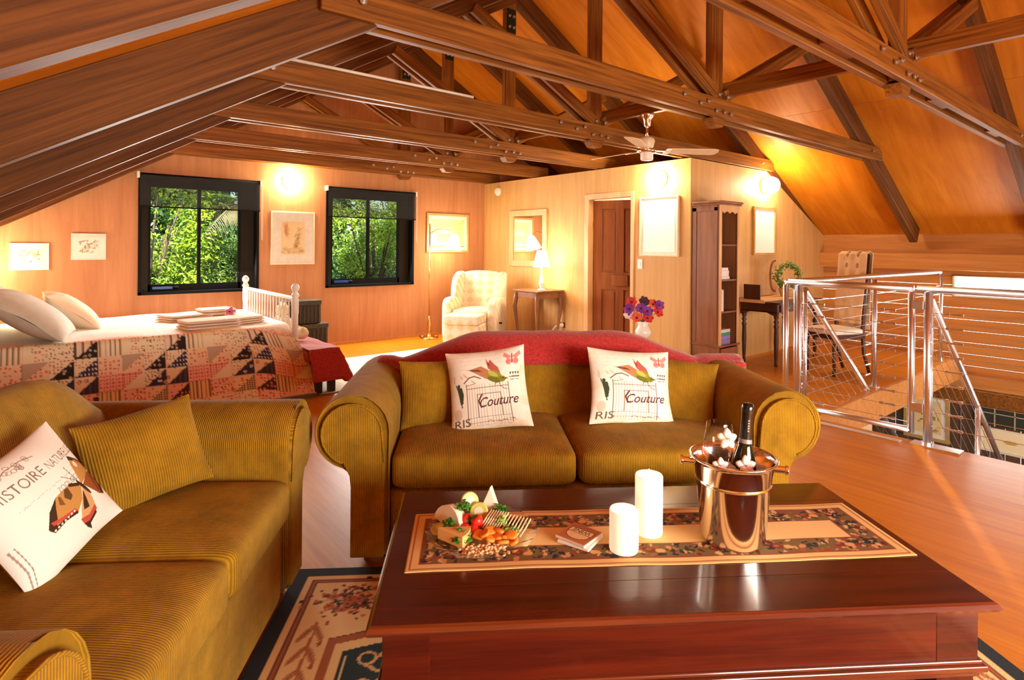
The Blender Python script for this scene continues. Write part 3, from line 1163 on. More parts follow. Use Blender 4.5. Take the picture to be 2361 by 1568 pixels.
picture('framed_print', 'small white framed flower print with purple blooms over the bed head', 'y', (-0.04, YW, 1.19), 0.30, 0.265, 0.008, 'stone_white',
        flowers_print(1, 0.8, 3, [(200, 170, 80), (130, 120, 60), (170, 140, 150), (210, 190, 120)]), 0.05)
picture('framed_print', 'small white framed print of dense green leaves left of the bed window', 'y', (0.43, YW, 1.29), 0.29, 0.27, 0.008, 'stone_white',
        flowers_print(1, 0.9, 5, [(110, 110, 50), (150, 140, 70), (170, 90, 60), (120, 130, 60)], n=44), 0.05)
cv = Canvas(1, 1.3, 60, 78, (238, 214, 168))
r = random.Random(4)
for i in range(60):
    t_ = r.random()
    cv.ell(0.62 + r.gauss(0, 0.06) + 0.14 * t_, 0.25 + 0.8 * t_ + r.gauss(0, 0.03), 0.05 * (1.3 - t_), 0.05, (176, 126, 66), 0.30, r.uniform(0, 3))
    cv.ell(0.22 + r.gauss(0, 0.05), 0.95 + r.gauss(0, 0.12), 0.05, 0.07, (214, 140, 84), 0.18)
    cv.ell(r.uniform(0.05, 0.95), 0.15 + r.gauss(0, 0.06), 0.08, 0.03, (190, 150, 90), 0.22)
picture('framed_print', 'cream mounted sepia sketch in a thin pale frame between the windows', 'y', (2.51, YW, 1.41), 0.545, 0.665, 0.016, 'pale_frame', cv, 0.11)
cv = Canvas(1, 0.75, 60, 45, (236, 214, 160))
cv.rect(0.1, 0.9, 0.08, 0.67, (222, 190, 120), 0.6).rect(0.16, 0.84, 0.12, 0.35, (206, 168, 100), 0.6).rect(0.0, 1, 0.0, 0.02, (180, 120, 50)).ell(0.4, 0.42, 0.2, 0.06, (240, 220, 170), 0.8)
picture('framed_print', 'gold framed pale landscape print behind the floor lamp shade', 'y', (4.83, YW, 1.518), 0.755, 0.585, 0.035, 'gold_frame', cv, 0.05)
picture('framed_print', 'large white print in a thin pale frame right of the panelled door', 'x', (XD, 4.04, 1.57), 0.53, 0.685, 0.018, 'pale_frame',
        Canvas(1, 1.3, 8, 10, (252, 250, 246)), 0.03, depth=0.03, glass=False)
picture('framed_print', 'tall white print in a gold frame between bookcase and eave', 'y', (7.13, YB, 1.545), 0.565, 0.61, 0.03, 'gold_frame',
        Canvas(1, 1.1, 8, 10, (250, 247, 240)), 0.0, depth=0.03, glass=False)
cv = flowers_print(1, 1.3, 12, [(150, 110, 60), (190, 150, 90), (120, 90, 60)], base=(232, 204, 150), n=20)
picture('framed_print', 'gold framed flower print on the dark boards below the stairwell', 'x', (XE, 2.36, -0.83), 0.50, 0.60, 0.04, 'gold_frame', cv, 0.05, glass=False)
cv = Canvas(1, 0.4, 40, 20, (240, 224, 186))
cv.ell(0.3, 0.2, 0.08, 0.04, (190, 160, 90)).ell(0.6, 0.18, 0.1, 0.05, (200, 160, 100))
picture('framed_print', 'wide cream picture on the dark boards below the low eave window', 'x', (XE, 1.35, -0.955), 0.92, 0.29, 0.022, 'pale_frame', cv, 0.02, glass=False)
w5 = thing('window_4', None, None, (XE - 0.01, 1.25, -0.66))
struct(w5)
MB().box(-0.01, 0, -0.7, 0.6, -0.13, 0.14).build('pane', 'tile_dark', w5)
for i in range(8):
    MB().box(-0.018, -0.01, -0.7 + i * 0.185, -0.688 + i * 0.185, -0.13, 0.14).build('muntin', 'muntin', w5)
MB().box(-0.018, -0.01, -0.7, 0.6, 0.02, 0.03).build('muntin', 'muntin', w5)

t = thing('mirror', 'square mirror in a wide pine frame above the lamp table', 'mirror', (XD, 6.32, 1.445), -PI / 2)
f = MB()
hw, hh, fw = 0.405, 0.41, 0.085
f.box(-hw, hw, -0.03, 0, hh - fw, hh).box(-hw, hw, -0.03, 0, -hh, -hh + fw).box(-hw, -hw + fw, -0.03, 0, -hh + fw, hh - fw).box(hw - fw, hw, -0.03, 0, -hh + fw, hh - fw)
f.build('frame', 'pine', t, bevel=0.005)
MB().box(-hw + fw, hw - fw, -0.012, -0.002, -hh + fw, hh - fw).build('glass', 'mirror', t)


# ================================================================== SOFAS
def smooth01(t):
    t = max(0.0, min(1.0, t))
    return t * t * (3 - 2 * t)


def sofa(label, a, b, rz, hs, split, crest=0.168, flat=0.36):
    """hs: half width of the seat; local x along the sofa, front face at y=0, back towards +y"""
    D = 0.93
    t = thing('sofa', label, 'sofa', LG(a, b), rz, group='olive corduroy sofas')
    ax = hs + 0.142          # centre of the arm roll
    lo = hs + 0.145          # outer face of the arm leg
    R, rcz = 0.152, 0.56

    def arm_outline(k=1.0, dz=0.0):
        pts = [(hs, 0.05), (hs, 0.44)]
        for i in range(19):
            an = PI * 1.0 - i * (PI * 1.42) / 18
            pts.append((ax + 0.008 + R * k * math.cos(an), rcz + dz + R * k * math.sin(an)))
        pts += [(lo + 0.006, 0.385), (lo, 0.34), (lo, 0.05)]
        return pts
    for s in (-1, 1):
        rings = []
        for (y, k) in ((0.012, 0.93), (0.0, 0.97), (0.004, 1.0), (0.02, 1.012), (0.05, 1.015), (0.3, 1.0), (0.6, 1.0), (D - 0.06, 0.98), (D - 0.03, 0.93)):
            cx0 = (hs + lo) / 2
            rings.append([(s * (cx0 + (x - cx0) * (k if z > 0.3 else 1)), y, 0.05 + (z - 0.05) * (0.99 + 0.01 * k)) for (x, z) in arm_outline(1.0)])
        m_ = MB().grid(rings, closev=True)
        m_.add([p for p in rings[0]], [tuple(range(len(rings[0])))])
        m_.add([p for p in rings[-1]], [tuple(range(len(rings[-1])))])
        arm = m_.build('arm', 'cord_y', t, smooth=False)
        arm.data.polygons.foreach_set('use_smooth', [len(p.vertices) == 4 for p in arm.data.polygons])
        # front facing panel with its piping
        fp = []
        for (x, z) in arm_outline(0.80, -0.004):
            fp.append((s * (hs + 0.018 + (x - hs) * (0.93 if z < 0.45 else 0.97)) if z < 0.45 else s * x, z))
        fa = MB().prism(fp, -0.010, 0.02).build('arm_front', 'cord_x', arm, bevel=0.004)
        ln = fp[1:-3]
        MB().tube([(x, -0.010, z) for (x, z) in ln], 0.0045, 6).build('piping', 'cord_z', arm, smooth=True)

    # seat base and front rail
    MB().superbox((0, 0.36, 0.17), (hs + 0.004, 0.35, 0.147), 0.10, 0.10).build('seat_base', 'cord_x', t, smooth=True)
    # seat cushions
    edges = [-hs + 0.004] + split + [hs - 0.004]
    for i in range(len(edges) - 1):
        x0, x1 = edges[i] + 0.003, edges[i + 1] - 0.003
        c = MB().superbox(((x0 + x1) / 2, 0.305, 0.392), ((x1 - x0) / 2, 0.325, 0.078), 0.30, 0.13, n=64, mm=28)
        hw = (x1 - x0) / 2
        out = []
        for (x, y, z) in c.v:
            u, v = (x - (x0 + x1) / 2) / hw, (y - 0.305) / 0.325
            out.append((x, y, z + (0.020 * (1 - u * u) * (1 - v * v) if z > 0.392 else 0)))
        c.v = out
        c.build('seat_cushion', 'cord_x', t, smooth=True)
    # camel back
    W = ax + 0.02
    rows = []
    N = 49
    for i in range(N):
        x = -W + 2 * W * i / (N - 1)
        u = abs(x) / W
        top = 0.680 + crest * (1 - smooth01((u - flat) / (1.02 - flat)))
        pr = [(0.50, 0.12), (0.54, 0.36), (0.575, 0.48), (0.615, 0.60), (0.655, top - 0.10), (0.678, top - 0.05), (0.712, top - 0.012), (0.75, top), (0.80, top - 0.006),
              (0.85, top - 0.03), (0.885, top - 0.08), (0.90, 0.5), (0.905, 0.06)]
        rows.append([(x, y, min(z, top)) for (y, z) in pr])
    bm_ = MB().grid(rows)
    bm_.add(rows[0], [tuple(range(len(rows[0])))])
    bm_.add(rows[-1], [tuple(range(len(rows[0])))])
    bk = bm_.build('backrest', 'cord_x', t)
    bk.data.polygons.foreach_set('use_smooth', [len(p.vertices) == 4 for p in bk.data.polygons])
    # bun feet
    for x in (-lo + 0.075, lo - 0.075):
        for y in (0.07, D - 0.1):
            MB().lathe([(0.022, 0), (0.040, 0.008), (0.045, 0.028), (0.034, 0.05), (0.03, 0.07)], 18).build('foot', 'foot_red', t, smooth=True, mtx=T(x, y, 0))
    return t


SOFA_Z = LTH
sofa('olive corduroy sofa with a red throw over its curved back', 0.454, 2.415, LTH, 0.778, [0.012])
sofa('olive corduroy sofa holding the butterfly cushion, with its back to the bed', -0.665, 1.645, LTH + PI / 2, 0.562, [0.02], 0.198, 0.50)

# red throw over the camel back
rows = []
N = 81
for i in range(N):
    q = i / (N - 1)
    x = -0.935 + 2.0 * q
    u = min(1.0, abs(x) / 0.94)
    top = 0.680 + 0.168 * (1 - smooth01((u - 0.36) / 0.66)) + 0.012
    top = max(top, 0.692 + 0.036 * smooth01((abs(x) - 0.74) / 0.14))
    hem = 0.705 - 0.045 * min(1, u) ** 3 + 0.03 * smooth01((abs(x) - 0.80) / 0.15)
    if q > 0.90:
        hem += (q - 0.90) * 0.35
    hem = min(hem, top - 0.03)
    ff = top - 0.02 - hem
    fold = 0.0016 * math.sin(31 * q) + 0.0014 * math.sin(53 * q + 1)
    pr = []
    for (y, z) in ((0.0, hem), (0.0, hem * 0.6 + (top - 0.05) * 0.4), (0.0, top - 0.05)):
        yy = 0.655 - 0.35 * max(0, (top - 0.10) - z) if z < top - 0.10 else 0.655 + 0.46 * (z - top + 0.10)
        pr.append((yy - 0.012, z))
    pr += [(0.700, top - 0.012), (0.75, top + 0.004), (0.80, top), (0.856, top - 0.025), (0.902, top - 0.08), (0.92, top - 0.2), (0.925, top - 0.34)]
    rows.append([(x, y - 0.004 + fold * (1 if k_ < 4 else 0.5), z + fold) for k_, (y, z) in enumerate(pr)])
o = MB().grid(rows).build('sofa_throw', 'red_cloth', smooth=True, solid=0.008)
o.location = LG(0.454, 2.415)
o.rotation_euler = (0, 0, LTH)
tag(o, 'red chenille throw draped along the top of the sofa back', 'throw')


# ------------------------------------------------------------------ cushions
def cushion(name, label, c, az, lean, roll, wd, ht, th, mat, cv=None, base=(240, 232, 220), group=None, nx=70, seed=0, az_lounge=True):
    mb, cols = pillow_mesh(wd, ht, th, cv.nx if cv else nx, cv.ny if cv else nx, cv, base, seed=seed)
    o = mb.build(name, mat, None, smooth=True, colors=cols, fix=False)
    loc = LG(*c)
    o.matrix_basis = lean_matrix(loc, az + math.degrees(LTH), math.radians(lean), math.radians(roll))
    tag(o, label, 'cushion', group)
    return o


def couture():
    cv = Canvas(1, 1, 200, 200, (246, 240, 228))
    r = random.Random(2)
    # aged edges
    for i in range(50):
        e = r.random()
        x, y = (r.uniform(0, 1), r.choice((0.03, 0.97))) if e < 0.5 else (r.choice((0.03, 0.97)), r.uniform(0, 1))
        cv.ell(x, y, r.uniform(0.03, 0.09), r.uniform(0.03, 0.08), (236, 206, 160), 0.18)
    for i in range(6):
        cv.scribble(0.12 + 0.03 * (i % 3), 0.92 - i * 0.055, r.uniform(0.4, 0.7), 0.014, (170, 160, 140), 0.55, i)
    # bird cage
    br = (120, 92, 70)
    cx0, cw, cb = 0.50, 0.27, 0.06
    for i in range(17):
        x = cx0 - cw + 2 * cw * i / 16
        cv.line([(x, cb), (x, 0.52 + 0.03 * math.sin(PI * i / 16))], 0.005, br, 0.75)
    cv.line([(cx0 - cw, cb), (cx0 - cw, 0.56)], 0.011, br).line([(cx0 + cw, cb), (cx0 + cw, 0.54)], 0.011, br)
    for y in (0.08, 0.14, 0.50):
        cv.line([(cx0 - cw, y), (cx0 + cw, y)], 0.007, br, 0.8)
    cv.line([(0.36, 0.14), (0.36, 0.42), (0.66, 0.42), (0.66, 0.14)], 0.008, br, 0.8)
    cv.line([(0.20, 0.58), (0.27, 0.64), (0.34, 0.655), (0.42, 0.62)], 0.016, (90, 66, 48), 0.9)
    cv.line([(0.22, 0.54), (0.35, 0.56), (0.30, 0.60)], 0.008, br, 0.9)
    # bird: wings, back, body, head
    cv.poly([(0.28, 0.74), (0.44, 0.78), (0.56, 0.70), (0.60, 0.58), (0.50, 0.60)], (188, 128, 92))
    cv.poly([(0.24, 0.745), (0.40, 0.735), (0.46, 0.70), (0.34, 0.72)], (96, 70, 44))
    cv.poly([(0.50, 0.88), (0.53, 0.80), (0.56, 0.86), (0.61, 0.79), (0.66, 0.74), (0.69, 0.64), (0.60, 0.66), (0.53, 0.74)], (186, 96, 84))
    cv.poly([(0.51, 0.87), (0.545, 0.80), (0.56, 0.76), (0.53, 0.78)], (150, 60, 56))
    cv.ell(0.605, 0.625, 0.115, 0.070, (150, 150, 50), 1, -0.5).ell(0.585, 0.66, 0.07, 0.03, (196, 190, 96), 0.9, -0.6)
    cv.ell(0.60, 0.585, 0.09, 0.035, (112, 118, 36), 1, -0.35).ell(0.70, 0.585, 0.045, 0.038, (128, 128, 44))
    cv.poly([(0.735, 0.60), (0.79, 0.585), (0.735, 0.575)], (70, 58, 46)).ell(0.712, 0.594, 0.008, 0.008, (30, 26, 20))
    cv.line([(0.62, 0.555), (0.60, 0.51)], 0.008, (90, 84, 40)).line([(0.66, 0.55), (0.67, 0.50), (0.72, 0.46), (0.76, 0.45)], 0.008, (80, 60, 50))
    # red butterfly, crown
    for s in (-1, 1):
        cv.poly([(0.845, 0.86), (0.845 + s * 0.10, 0.93), (0.845 + s * 0.115, 0.88), (0.845 + s * 0.05, 0.83)], (222, 128, 122), 0.9)
        cv.ell(0.845 + s * 0.045, 0.80, 0.038, 0.045, (226, 140, 132), 0.9).ring(0.845 + s * 0.05, 0.80, 0.012, 0.020, (190, 70, 70), 0.9)
    cv.line([(0.845, 0.90), (0.845, 0.78)], 0.012, (180, 60, 62))
    for i in range(4):
        x = 0.80 + i * 0.033
        cv.poly([(x, 0.66), (x + 0.026, 0.66), (x + 0.013, 0.62)], (84, 70, 62))
    cv.line([(0.80, 0.60), (0.92, 0.605)], 0.014, (96, 80, 70)).line([(0.81, 0.565), (0.91, 0.57)], 0.008, (110, 94, 84))
    # figure in green, corner marks
    cv.ell(0.125, 0.55, 0.020, 0.025, (66, 74, 50)).poly([(0.10, 0.53), (0.165, 0.53), (0.185, 0.44), (0.17, 0.33), (0.135, 0.33), (0.12, 0.43)], (66, 74, 50))
    cv.line([(0.105, 0.52), (0.09, 0.57)], 0.012, (66, 74, 50)).line([(0.15, 0.34), (0.155, 0.29)], 0.014, (66, 74, 50))
    for i in range(5):
        cv.ell(0.06 + r.random() * 0.2, 0.60 + r.random() * 0.08, 0.03, 0.012, (206, 176, 120), 0.6, r.random() * 3)
    cv.text('RIS', 0.055, 0.055, 0.13, (118, 96, 66), width=0.20, bold=0.01)
    cv.ell(0.10, 0.21, 0.05, 0.07, (200, 160, 110), 0.5)
    # lettering
    cv.text('Couture', 0.385, 0.255, 0.165, (92, 52, 50), rot=0.05, shear=0.45, width=0.50, bold=0.012)
    cv.line([(0.40, 0.26), (0.375, 0.34), (0.42, 0.41)], 0.020, (92, 52, 50))
    cv.scribble(0.46, 0.085, 0.36, 0.035, (70, 60, 54), 0.9, 8)
    cv.scribble(0.32, 0.045, 0.44, 0.018, (120, 108, 96), 0.8, 9)
    return cv


CG = 'bird cage print cushions'
cushion('printed_cushion', 'white bird and cage print cushion tilted beside the half hidden olive cushion', (0.095, 2.745, 0.652), -97, 22, 8, 0.385, 0.385, 0.13, 'print_cloth', couture(), group=CG, seed=1)
cushion('printed_cushion', 'white bird and cage print cushion standing behind the candles, red butterfly in view', (0.795, 2.800, 0.642), -83, 22, -5, 0.43, 0.37, 0.13, 'print_cloth', couture(), group=CG, seed=2)
CO = 'olive corduroy scatter cushions'
cushion('scatter_cushion', 'olive corduroy cushion half hidden behind the bird cushion, by the arm nearest the bed', (-0.135, 2.86, 0.605), -77, 14, 0, 0.40, 0.33, 0.15, 'cord_x', group=CO, seed=3)
cushion('scatter_cushion', 'olive corduroy cushion tucked by the sofa arm nearest the stair gate', (1.05, 2.87, 0.60), -103, 14, -6, 0.40, 0.33, 0.15, 'cord_x', group=CO, seed=4)
cushion('scatter_cushion', 'olive corduroy cushion leaning beside the butterfly cushion', (-1.075, 2.02, 0.625), -48, 26, 8, 0.36, 0.31, 0.14, 'cord_x', group=CO, seed=5)


def zoologie():
    cv = Canvas(1, 1, 260, 260, (243, 238, 231))
    ink = (128, 108, 96)
    cv.text('HISTOIRE', 0.12, 0.70, 0.13, ink, width=0.44, bold=-0.004)
    cv.text('NATURELLE', 0.60, 0.70, 0.11, ink, width=0.36, bold=-0.004)
    r = random.Random(6)
    for i in range(16):
        x = 0.42 + r.gauss(0, 0.085)
        y = 0.885 + r.gauss(0, 0.018)
        cv.ring(x, y, 0.014, 0.019, (150, 130, 108), 0.9)
    cv.line([(0.26, 0.86), (0.36, 0.905), (0.5, 0.905), (0.60, 0.875)], 0.008, (150, 130, 108), 0.9)
    cv.scribble(0.20, 0.585, 0.62, 0.016, (140, 122, 112), 0.8, 3)
    cv.text('ZOOLOGIE', 0.52, 0.50, 0.07, (120, 104, 96), width=0.27, bold=-0.004)
    bx, by = 0.72, 0.44
    dk, tn, rd, wh = (66, 44, 28), (190, 140, 76), (188, 78, 64), (238, 224, 206)
    # upper left wing
    cv.poly([(bx, by), (0.60, 0.51), (0.46, 0.50), (0.35, 0.44), (0.27, 0.34), (0.30, 0.29), (0.42, 0.30), (0.54, 0.28), (0.64, 0.34)], tn)
    cv.poly([(0.46, 0.50), (0.35, 0.44), (0.27, 0.34), (0.30, 0.29), (0.36, 0.34), (0.41, 0.43)], dk)
    cv.poly([(0.27, 0.33), (0.30, 0.285), (0.42, 0.295), (0.54, 0.275), (0.55, 0.30), (0.42, 0.32), (0.33, 0.32)], dk)
    cv.poly([(0.31, 0.37), (0.40, 0.345), (0.54, 0.325), (0.55, 0.295), (0.42, 0.315), (0.32, 0.335)], rd)
    cv.poly([(0.56, 0.505), (0.52, 0.45), (0.55, 0.40), (0.59, 0.42), (0.60, 0.50)], dk, 0.85)
    cv.poly([(0.48, 0.49), (0.45, 0.43), (0.49, 0.40), (0.50, 0.48)], dk, 0.7)
    for i in range(7):
        cv.ell(0.31 + i * 0.035, 0.300 + 0.002 * i, 0.010, 0.008, wh)
    cv.line([(0.63, 0.50), (0.70, 0.46)], 0.03, dk)
    # lower left wing
    cv.poly([(bx, by - 0.02), (0.66, 0.36), (0.58, 0.28), (0.53, 0.20), (0.56, 0.14), (0.66, 0.15), (0.72, 0.22), (0.745, 0.34)], (206, 160, 110))
    cv.poly([(0.70, 0.40), (0.62, 0.30), (0.60, 0.26), (0.66, 0.25)], dk)
    cv.poly([(0.53, 0.22), (0.62, 0.20), (0.72, 0.235), (0.72, 0.19), (0.62, 0.155), (0.54, 0.16)], rd)
    cv.poly([(0.54, 0.17), (0.56, 0.12), (0.60, 0.08), (0.60, 0.13), (0.70, 0.165), (0.70, 0.19), (0.60, 0.155)], dk)
    # right wings, foreshortened by the turn of the cloth
    cv.poly([(bx + 0.01, by), (0.78, 0.62), (0.82, 0.68), (0.93, 0.58), (0.96, 0.50), (0.86, 0.47)], tn)
    cv.poly([(0.80, 0.66), (0.82, 0.70), (0.95, 0.58), (0.97, 0.50), (0.93, 0.53), (0.87, 0.62)], dk).ell(0.83, 0.60, 0.02, 0.03, wh)
    cv.poly([(0.86, 0.64), (0.93, 0.565), (0.92, 0.545), (0.85, 0.615)], (206, 120, 52))
    cv.poly([(bx + 0.02, by - 0.01), (0.86, 0.48), (0.97, 0.48), (0.985, 0.36), (0.90, 0.24), (0.84, 0.27), (0.78, 0.36)], (150, 84, 40))
    cv.poly([(0.97, 0.48), (0.985, 0.36), (0.90, 0.24), (0.87, 0.27), (0.92, 0.36), (0.93, 0.47)], dk).line([(0.89, 0.44), (0.86, 0.30)], 0.02, (120, 50, 36))
    cv.ell(bx + 0.012, by - 0.03, 0.016, 0.09, dk, 1, 0.25)
    cv.line([(bx, by + 0.05), (0.62, 0.60)], 0.006, (90, 74, 60)).line([(bx, by + 0.05), (0.70, 0.645)], 0.006, (90, 74, 60))
    cv.line([(0.03, 0.40), (0.05, 0.2), (0.03, 0.03)], 0.010, (168, 146, 140)).line([(0.06, 0.40), (0.08, 0.2), (0.06, 0.03)], 0.006, (150, 130, 126))
    return cv


cushion('printed_cushion', 'white butterfly cushion with old lettering leaning on the sofa beside the bed', (-1.13, 1.622, 0.632), -10, 30, 15, 0.345, 0.345, 0.125, 'print_cloth', zoologie(), seed=6)

# ================================================================== COFFEE TABLE
ct = thing('coffee_table', 'long dark mahogany coffee table with moulded edge and deep apron', 'coffee table', LG(0.542, 1.70), LTH)
TW, TD, TH_ = 0.768, 0.368, 0.46
top = MB()
prof = [(0, 0.0), (0.006, -0.004), (0.012, -0.012), (0.006, -0.022), (-0.006, -0.027), (-0.012, -0.034)]
rings = []
for (dx, dz) in prof:
    w_, d_ = TW - 0.008 + dx, TD - 0.008 + dx
    rings.append([(-w_, -d_, TH_ + dz), (w_, -d_, TH_ + dz), (w_, d_, TH_ + dz), (-w_, d_, TH_ + dz)])
top.grid(rings, closev=True)
top.add(rings[-1], [(0, 1, 2, 3)])
top.build('edge_moulding', 'table_edge', ct, bevel=0.0)
pw = 2 * (TD - 0.008) / 5
for i in range(5):
    y0 = -(TD - 0.008) + i * pw
    MB().box(-TW + 0.008, TW - 0.008, y0 + 0.0003, y0 + pw - 0.0003, TH_ - 0.02, TH_ + 0.0005).build('plank', 'mahogany', ct, bevel=0.0008, bseg=1)
aw, ad = TW - 0.032, TD - 0.030
ap = MB()
ap.box(-aw + 0.1, aw - 0.1, -ad, -ad + 0.022, 0.295, TH_ - 0.034).box(-aw + 0.1, aw - 0.1, ad - 0.022, ad, 0.295, TH_ - 0.034)
ap.build('apron', 'mahogany', ct, bevel=0.002)
ap = MB().box(-aw, -aw + 0.022, -ad + 0.1, ad - 0.1, 0.295, TH_ - 0.034).box(aw - 0.022, aw, -ad + 0.1, ad - 0.1, 0.295, TH_ - 0.034)
ap.build('apron', 'mahogany', ct, bevel=0.002)
md = MB()
for (s0, z0, z1) in ((0.008, 0.296, 0.306), (0.016, 0.280, 0.296), (0.004, 0.262, 0.280)):
    md.box(-aw - s0, aw + s0, -ad - s0, -ad + 0.02, z0, z1).box(-aw - s0, aw + s0, ad - 0.02, ad + s0, z0, z1)
    md.box(-aw - s0, -aw + 0.02, -ad, ad, z0, z1).box(aw - 0.02, aw + s0, -ad, ad, z0, z1)
md.build('lower_moulding', 'table_edge', ct, bevel=0.003)
for sx in (-1, 1):
    for sy in (-1, 1):
        x0, x1 = sorted((sx * (aw - 0.11), sx * (aw + 0.001)))
        y0, y1 = sorted((sy * (ad - 0.11), sy * (ad + 0.001)))
        lg_ = MB().box(x0, x1, y0, y1, 0.262, TH_ - 0.034)
        cx0, cy0 = sx * (aw - 0.055), sy * (ad - 0.055)
        lg_.box(cx0 - 0.05, cx0 + 0.05, cy0 - 0.05, cy0 + 0.05, 0.20, 0.262)
        lg_.lathe([(0.03, 0.0), (0.042, 0.02), (0.036, 0.05), (0.048, 0.10), (0.045, 0.15), (0.036, 0.18), (0.048, 0.20)], 20, (cx0, cy0, 0))
        lg_.build('leg', 'mahogany', ct, bevel=0.002)

# ------------------------------------------------------------------ table runner
rw, rd_ = 1.44, 0.335
cv = Canvas(rw, rd_, 360, 84, (226, 184, 118))
cv.rect(0.012, rw - 0.012, 0.012, rd_ - 0.012, (150, 78, 50)).rect(0.016, rw - 0.016, 0.016, rd_ - 0.016, (228, 190, 126))
cv.rect(0.036, rw - 0.036, 0.036, rd_ - 0.036, (140, 74, 48)).rect(0.041, rw - 0.041, 0.041, rd_ - 0.041, (120, 96, 60))
bw = 0.070
r = random.Random(11)
cols = [(56, 52, 50), (40, 44, 54), (96, 44, 34), (150, 96, 60), (206, 160, 104), (214, 178, 124), (112, 104, 54), (150, 70, 50), (66, 60, 36), (196, 140, 92)]
for i in range(900):
    e = r.random()
    if e < 0.42:
        x, y = r.uniform(0.045, rw - 0.045), r.uniform(0.045, 0.041 + bw)
    elif e < 0.84:
        x, y = r.uniform(0.045, rw - 0.045), rd_ - r.uniform(0.045, 0.041 + bw)
    elif e < 0.92:
        x, y = r.uniform(0.045, 0.041 + bw), r.uniform(0.05, rd_ - 0.05)
    else:
        x, y = rw - r.uniform(0.045, 0.041 + bw), r.uniform(0.05, rd_ - 0.05)
    cv.ell(x, y, r.uniform(0.005, 0.014), r.uniform(0.003, 0.009), r.choice(cols), 1, r.uniform(0, 3))
for k in range(14):                                     # bunches of grapes and fruit, repeated along the bands
    for yb in (0.076, rd_ - 0.076):
        x = 0.12 + k * 0.095
        if k % 2:
            for i in range(16):
                cv.ell(x + r.gauss(0, 0.014), yb + r.gauss(0, 0.010), 0.0042, 0.0042, r.choice([(46, 46, 58), (60, 56, 62), (34, 34, 44)]))
        else:
            cv.ell(x, yb, 0.017, 0.013, (120, 56, 40)).ell(x - 0.004, yb + 0.004, 0.009, 0.006, (168, 92, 60)).ell(x + 0.028, yb - 0.004, 0.014, 0.011, (214, 160, 104))
i0, i1 = 0.041 + bw, rw - 0.041 - bw
cv.rect(i0, i1, 0.041 + bw, rd_ - 0.041 - bw, (136, 72, 46)).rect(i0 + 0.006, i1 - 0.006, 0.041 + bw + 0.005, rd_ - 0.046 - bw, (232, 196, 134))
mb = MB()
P = [[(cv.X[j, i] - rw / 2, cv.Y[j, i] - rd_ / 2 + 0.004 * math.sin(cv.X[j, i] * 5.0), 0.0022 + 0.0008 * math.sin(cv.X[j, i] * 23)) for i in range(cv.nx)] for j in range(cv.ny)]
mb.grid(P)
o = mb.build('table_runner', 'woven_runner', smooth=True, colors=cv.colors(), fix=False)
o.location = LG(0.554, 1.718, TH_)
o.rotation_euler = (0, 0, LTH)
md = o.modifiers.new('solid', 'SOLIDIFY')
md.thickness = 0.0016
md.offset = -1
tag(o, 'woven table runner with fruit patterned border lying along the coffee table', 'table runner')
RZT = TH_ + 0.0035


# ------------------------------------------------------------------ things on the table
def candle(label, a, b, r_, h):
    t = thing('pillar_candle', label, 'candle', LG(a, b, RZT), 0, 'white pillar candles')
    MB().lathe([(r_ * 0.97, 0), (r_, 0.004), (r_, h - 0.004), (r_ * 0.96, h), (r_ * 0.86, h - 0.004), (r_ * 0.7, h - 0.016), (0.006, h - 0.02)], 40).build('wax', 'wax', t, smooth=True)
    MB().lathe([(0.002, 0), (0.006, 0.008), (0.007, 0.016), (0.001, 0.034)], 12, (0, 0, h - 0.018)).build('flame', 'flame', t, smooth=True)


candle('short glowing white pillar candle standing nearer the coasters', 0.448, 1.632, 0.0415, 0.116)
candle('tall glowing white pillar candle standing beside the ice bucket', 0.550, 1.725, 0.0415, 0.176)

# ice bucket
ib = thing('ice_bucket', 'polished steel ice bucket with side knobs holding a bottle and glasses', 'ice bucket', LG(0.786, 1.668, RZT), LTH - 0.35)
prof = [(0.0, 0.0), (0.070, 0.0), (0.079, 0.004), (0.083, 0.014), (0.094, 0.16), (0.0955, 0.162), (0.098, 0.165), (0.0955, 0.168), (0.096, 0.170), (0.103, 0.215), (0.108, 0.222), (0.113, 0.226), (0.114, 0.230), (0.109, 0.231), (0.104, 0.225), (0.100, 0.215), (0.092, 0.16), (0.080, 0.014), (0.0, 0.010)]
MB().lathe([(r_ * 1.10, z_ * 1.085) for (r_, z_) in prof], 64, cap=False).build('body', 'chrome', ib, smooth=True)
for s in (-1, 1):
    MB().cyl((s * 0.110, 0, 0.222), (s * 0.142, 0, 0.222), 0.010, n=16).cyl((s * 0.142, 0, 0.222), (s * 0.150, 0, 0.222), 0.0135, n=16).build('knob', 'chrome', ib, bevel=0.001)

bc = LG(0.786, 1.668, RZT)
# champagne bottle leaning in the bucket
bt = thing('champagne_bottle', 'dark green champagne bottle with black foil neck standing in the ice bucket', 'bottle',
           mtx=Matrix.Translation(bc + E1 * 0.018 + Vector((0, 0, 0.035))) @ Matrix.Rotation(LTH, 4, 'Z') @ Matrix.Rotation(0.10, 4, 'Y') @ Matrix.Rotation(-0.05, 4, 'X'))
MB().lathe([(0.0, 0.002), (0.034, 0.0), (0.040, 0.006), (0.041, 0.12), (0.039, 0.165), (0.031, 0.205), (0.021, 0.240), (0.017, 0.262)], 36).build('glass_body', 'bottle_glass', bt, smooth=True)
MB().lathe([(0.0185, 0.245), (0.0175, 0.262), (0.0155, 0.330), (0.0165, 0.333), (0.0175, 0.345), (0.0175, 0.356), (0.014, 0.366), (0.002, 0.368)], 30).build('foil_neck', 'black_foil', bt, smooth=True)
MB().lathe([(0.0202, 0.250), (0.0182, 0.262)], 30, cap=False).build('neck_band', 'label_grey', bt, smooth=True)
cvb = MB()
